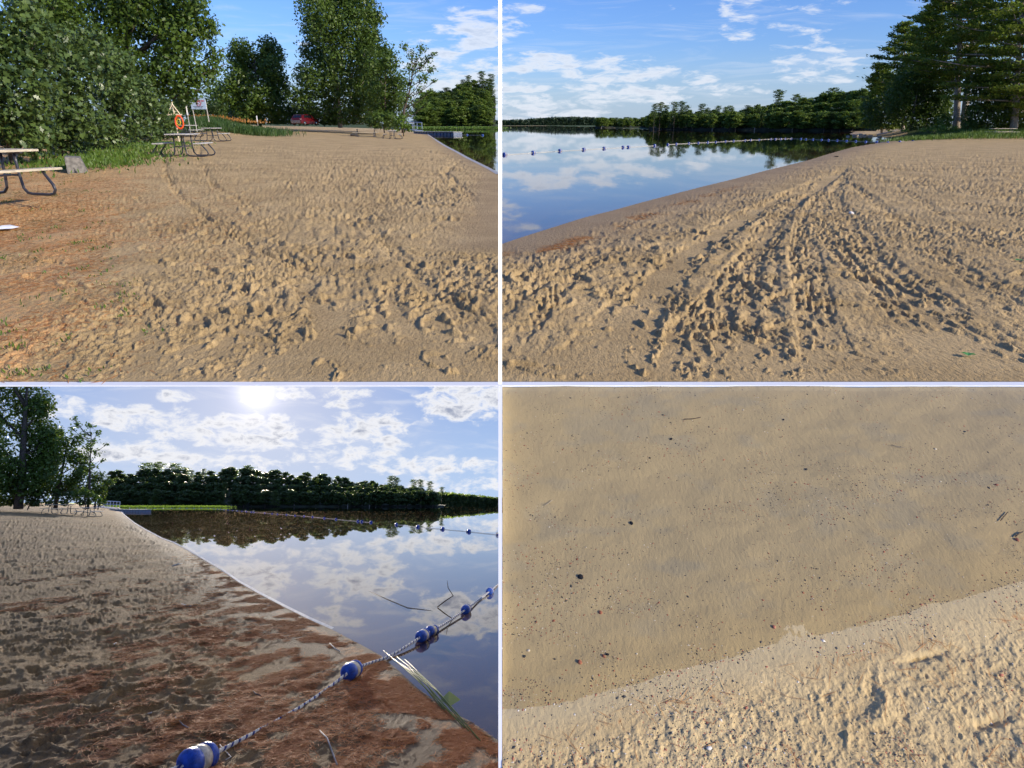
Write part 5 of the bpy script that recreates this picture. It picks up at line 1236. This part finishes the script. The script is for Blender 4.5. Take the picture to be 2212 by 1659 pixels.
o = mb.build('curled_leaf', MT['reed']); tag(o, 'curled dark green leaf caught on the washed-up reeds', 'leaf'); o.matrix_basis = VB.M
# reed bits on the sand
rng = np.random.default_rng(77)
def pebble(view, px, py, r, m, label, name='pebble', group=None, cat='pebble', gz=None, flat=.6, sub=2):
    if view is VR: p = VR.g(px, py, 0); i = int(np.argmin(abs(rc - py))); j = int(np.argmin(abs(PXr[0] - px))); z = float(Zr[i, j])
    elif view is VB: p = VB.g(px, py, 0); z = g2(px, py)[2] - .012
    else: p = VT.g(px, py, 0); z = float(zT(px, p[1]))
    if gz is not None: z = gz
    o = rock_mb(rng, r, flat=flat, sub=sub).build(name, MT[m], None, True); tag(o, label, cat, group); place(o, view, (float(p[0]), float(p[1]), z + r * .25), rng.uniform(0, 6)); return o
pebble(VB, 249, 1395, .022, 'pebwhite', 'small white stone in the trodden shaded sand'); pebble(VB, 430, 1387, .016, 'pebdark', 'small grey stone of a pair on the needle patch', group='pair of small stones'); pebble(VB, 440, 1388, .018, 'pebdark', 'larger stone of the pair on the needle patch', group='pair of small stones')
pebble(VB, 88, 1103, .32, 'darkrock', 'dark clump of wet sand on the shaded beach before the tables', 'soil_clump', cat='clump', flat=.35)
pebble(VT, 765, 303, .34, 'darkrock', 'dark low lump of debris far out on the sunny sand', 'soil_clump', cat='clump', flat=.35)
pebble(VT, 1807, 340, .10, 'darkrock', 'small dark clod on the tracked sand near the calm lake', 'soil_clump', cat='clump', flat=.35)
pebble(VT, 2137, 464, .03, 'pebdark', 'grey pebble on the smooth sunny sand'); pebble(VT, 1838, 648 - 180, .05, 'pebwhite', 'pale shell-like stone between the wheel tracks')
for i, (px, py, r, lab) in enumerate(((1848, 291, .55, 'pale boulder heaped at the edge of the point'), (1858, 287, .7, 'largest pale boulder on the rocky point'), (1832, 292, .4, 'low flat boulder at the water side of the point'), (1868, 291, .45, 'grey boulder behind the largest one on the point'),
        (1880, 293, .4, 'dark stone along the rocky shoreline below the fir'), (1900, 294, .35, 'rounded stone along the rocky shoreline before the shrubs'), (1925, 295, .3, 'small shoreline stone nearest the sand'), (2055, 284, .5, 'pale cut stump-like rock on the grassy bank'), (2110, 297, .35, 'white log-like rock beside the lakeside picnic table'), (2128, 298, .4, 'long white rock under the lakeside picnic table'))):
    Y = 1.6 * F / (py - HOR_T + 3); z = .1 if i < 7 else .75
    r *= .62; o = rock_mb(rng, r, flat=.45).build('boulder', MT['rock'], None, True); tag(o, lab, 'rock', 'rocks around the point'); Y = [100, 104, 96, 101, 98, 92, 86, 82, 74, 74][i]; zz1 = max(.0, zT(px, Y)); place(o, VT, (VT.xz(px, Y, zz1), Y, zz1 + r * .15), i)
stick('driftwood_log', VT, [tuple(map(float, VT.at(1895, 291, 94))), tuple(map(float, VT.at(1915, 287, 93))), tuple(map(float, VT.at(1935, 283, 92)))], [.12, .10, .05], 'deadwood', 'bleached driftwood log lying among the shore stones', 'log')
# leaves and litter
def leafobj(view, px, py, s, label, rz):
    p = VT.g(px, py, 0); z = zT(px, p[1]) + .02
    pts = [(-.5, 0, 0), (-.2, .3, .12), (.05, .42, .05), (.2, .25, .1), (.5, 0, .03), (.2, -.28, .12), (.0, -.4, .04), (-.25, -.22, .1)]
    mb = MB(); mb.add([(0, 0, .02)] + pts, [(0, i + 1, (i + 1) % 8 + 1) for i in range(8)]); o = mb.build('green_leaf', MT['leafgreen']); tag(o, label, 'leaf'); place(o, view, (float(p[0]), float(p[1]), z), rz, (s, s * 1.6, s)); return o
leafobj(VT, 2090, 772, .075, 'fresh green leaf lying beside the wheel track on tan sand', 1.0); leafobj(VT, 2199, 571, .09, 'green leaf far out on the smooth tan sand', .2)
mb = MB(); mb.add([(-.22, -.12, .02), (0, -.16, .05), (.16, -.02, .02), (.24, .05, .03), (.05, .12, .06), (-.2, .10, .03), (0, 0, .08)], [(i, (i + 1) % 6, 6) for i in range(6)])
o = mb.build('white_scrap', MT['litter']); tag(o, 'crumpled white scrap lying on the orange needles', 'litter'); p = VT.g(12, 516, 0); place(o, VT, (float(p[0]), float(p[1]), zT(12, p[1]) + .01), .3, (.8, 1.6, .8))
# close sand: pebbles, charcoal and twigs one could count
PB = [(2200, 1161, .0085, 'pebred', 'red-brown pebble under the shallow water, largest of all'), (1312, 1411 - 2, .0045, 'charcoal', 'black grit lump on the lake bed'), (1253, 1427, .008, 'pebred', 'round brown pebble near the washed crest'), (1305, 1413, .006, 'pebred', 'orange pebble right of the round brown one'), (1376, 1408, .004, 'pebwhite', 'white pebble close to the crest'),
      (1133, 1412, .006, 'pebdark', 'dark pebble nearest the thin white wall'), (1142, 1399, .005, 'pebwhite', 'white pebble above the dark one by the wall'), (1298, 1313, .007, 'pebred', 'orange and dark stone half buried in silt'), (1672, 1353, .006, 'pebred', 'small terracotta pebble on its own in the shallows'), (1453, 929, .008, 'charcoal', 'black bark flake lying in the shallows'),
      (1698, 888, .005, 'charcoal', 'tiny black fragment at the top of the shallows'), (1407, 970, .005, 'charcoal', 'black seed pod on the pale lake bed'), (1530, 1718 - 96, .009, 'pebwhite', 'white pebble in the rough dry sand'), (1367, 1113, .008, 'charcoal', 'cluster of black charcoal on the lake bed'), (1255, 1235, .010, 'charcoal', 'heap of black debris in the shallows'), (1610, 867, .004, 'pebwhite', 'tiny white chip at the top of the shallows'), (1748, 996, .006, 'pebdark', 'grey curl of debris on the lake bed')]
for px, py, r, mt, lab in PB: pebble(VR, px, py, r * .62, mt, lab)
rg3 = np.random.default_rng(12)
def grit(name, n, mt, label, seed, size, w):
    rng3 = np.random.default_rng(seed); k = rng3.choice(Xr.size, n, p=(w / w.sum()).ravel()); P3 = np.stack((Xr.ravel()[k], Yr.ravel()[k], Zr.ravel()[k]), 1); V = []; Fc = []
    o6 = np.array([(1, 0, 0), (0, 1, 0), (-1, 0, 0), (0, -1, 0), (0, 0, .7), (0, 0, -.7)]); f8 = np.array([(0, 1, 4), (1, 2, 4), (2, 3, 4), (3, 0, 4), (1, 0, 5), (2, 1, 5), (3, 2, 5), (0, 3, 5)])
    sc_ = size * np.exp(rng3.normal(0, .45, (n, 1, 1))); a = rng3.random(n) * 6; rot = np.stack((np.cos(a), -np.sin(a), np.sin(a), np.cos(a)), 1).reshape(n, 2, 2)
    o = np.repeat(o6[None], n, 0) * np.array((1.3, .8, .7)) * sc_; o[:, :, :2] = np.einsum('nij,nkj->nki', rot, o[:, :, :2]); V = (P3[:, None] + o).reshape(-1, 3); Fc = (np.arange(n)[:, None, None] * 6 + f8[None]).reshape(-1, 3)
    ob = link(name, fast_mesh(name, V, Fc), MT[mt]); tag(ob, label, 'gravel', None, 'stuff'); ob.matrix_basis = VR.M
wg = ss(fbm(Xr / .10, Yr / .07, 54, 4), .42, .66) + .10 + 1.0 * np.exp(-((Pr - wl + 20) / 12) ** 2)
grit('dark_gravel', 12000, 'pebdark', 'dark grit sprinkled over the close-up lake bed', 1, .0010, wg); grit('red_gravel', 5000, 'pebred', 'reddish grit sprinkled over the close-up lake bed', 2, .0011, wg); grit('white_gravel', 2600, 'pebwhite', 'white grit sprinkled over the close-up lake bed', 3, .0010, wg)
def gr(px, py, z=.004):
    p = VR.g(px, py, 0); i = int(np.argmin(abs(rc - py))); j = int(np.argmin(abs(PXr[0] - px))); return (float(p[0]), float(p[1]), float(Zr[i, j]) + z)
for a_, b_, c_, rd, mt, lab in (((2165, 1118), (2172, 1110), (2181, 1100), .0012, 'bark', 'short dark twig standing on the lake bed near the red pebble'), ((2196, 1155), (2204, 1148), (2212, 1144), .0016, 'bark', 'dark stem curving in beside the red-brown pebble'), ((1480, 889), (1500, 888), (1517, 884), .0012, 'bark', 'fine dark twig high on the lake bed'), ((1930, 946), (1945, 950), (1962, 953), .0008, 'deadwood', 'single pale straw on the lake bed'), ((1178, 1073), (1186, 1068), (1195, 1061), .0008, 'deadwood', 'short straw lying over dark silt')):
    stick('twig', VR, [gr(*a_), gr(*b_), gr(*c_)], rd, mt, lab, 'twig')
# tiny boat on the far dark water
t = thing('rowing_boat', 'tiny pale boat with one person, below the far dark wood', 'boat')
mb = MB(); secs = []
for x, w_ in ((-2.0, .05), (-1.5, .35), (0, .5), (1.5, .35), (2.0, .05)): secs.append([(x, -w_, .35), (x, -w_ * .6, 0), (x, w_ * .6, 0), (x, w_, .35)])
loft(mb, secs); mb.build('hull', MT['float'], t); mb = MB(); mb.tube([(0, 0, .2), (0, 0, .55), (0, 0, .85), (0, 0, 1.0), (.03, 0, 1.15), (.02, 0, 1.28)], [.2, .22, .2, .08, .13, .05], 8); mb.build('rower', MT['litter'], t, True)
p = VB.g(757, 1093.5, 0); place(t, VB, (float(p[0]), float(p[1]), 0), .2)
# pale foam line along the two lit shores
def foamline(view, pts, label, w0):
    mb = MB(); P3 = [view.g(x, y, 0) for x, y in pts]
    for i in range(len(P3) - 1):
        a_, b_ = P3[i], P3[i + 1]; d = (b_ - a_); n_ = np.array((-d[1], d[0], 0)) / (np.linalg.norm(d) + 1e-9); wa = w0 * (a_[1] / 20) ** .5; wb = w0 * (b_[1] / 20) ** .5
        mb.add([tuple(a_ - n_ * wa + (0, 0, .012)), tuple(b_ - n_ * wb + (0, 0, .012)), tuple(b_ + n_ * wb * .3 + (0, 0, .03)), tuple(a_ + n_ * wa * .3 + (0, 0, .03))], [(0, 1, 2, 3)])
    o = mb.build('shore_foam', MT['foam']); tag(o, label, 'foam', None, 'stuff'); o.matrix_basis = view.M
foamline(VT, SHORE_T[2:11], 'pale foamy waterline of the brown inlet by the dock', .09)
foamline(VB, SHORE_B[2:17], 'bright thin waterline along the shaded beach', .035)
print('objects', len(bpy.data.objects))
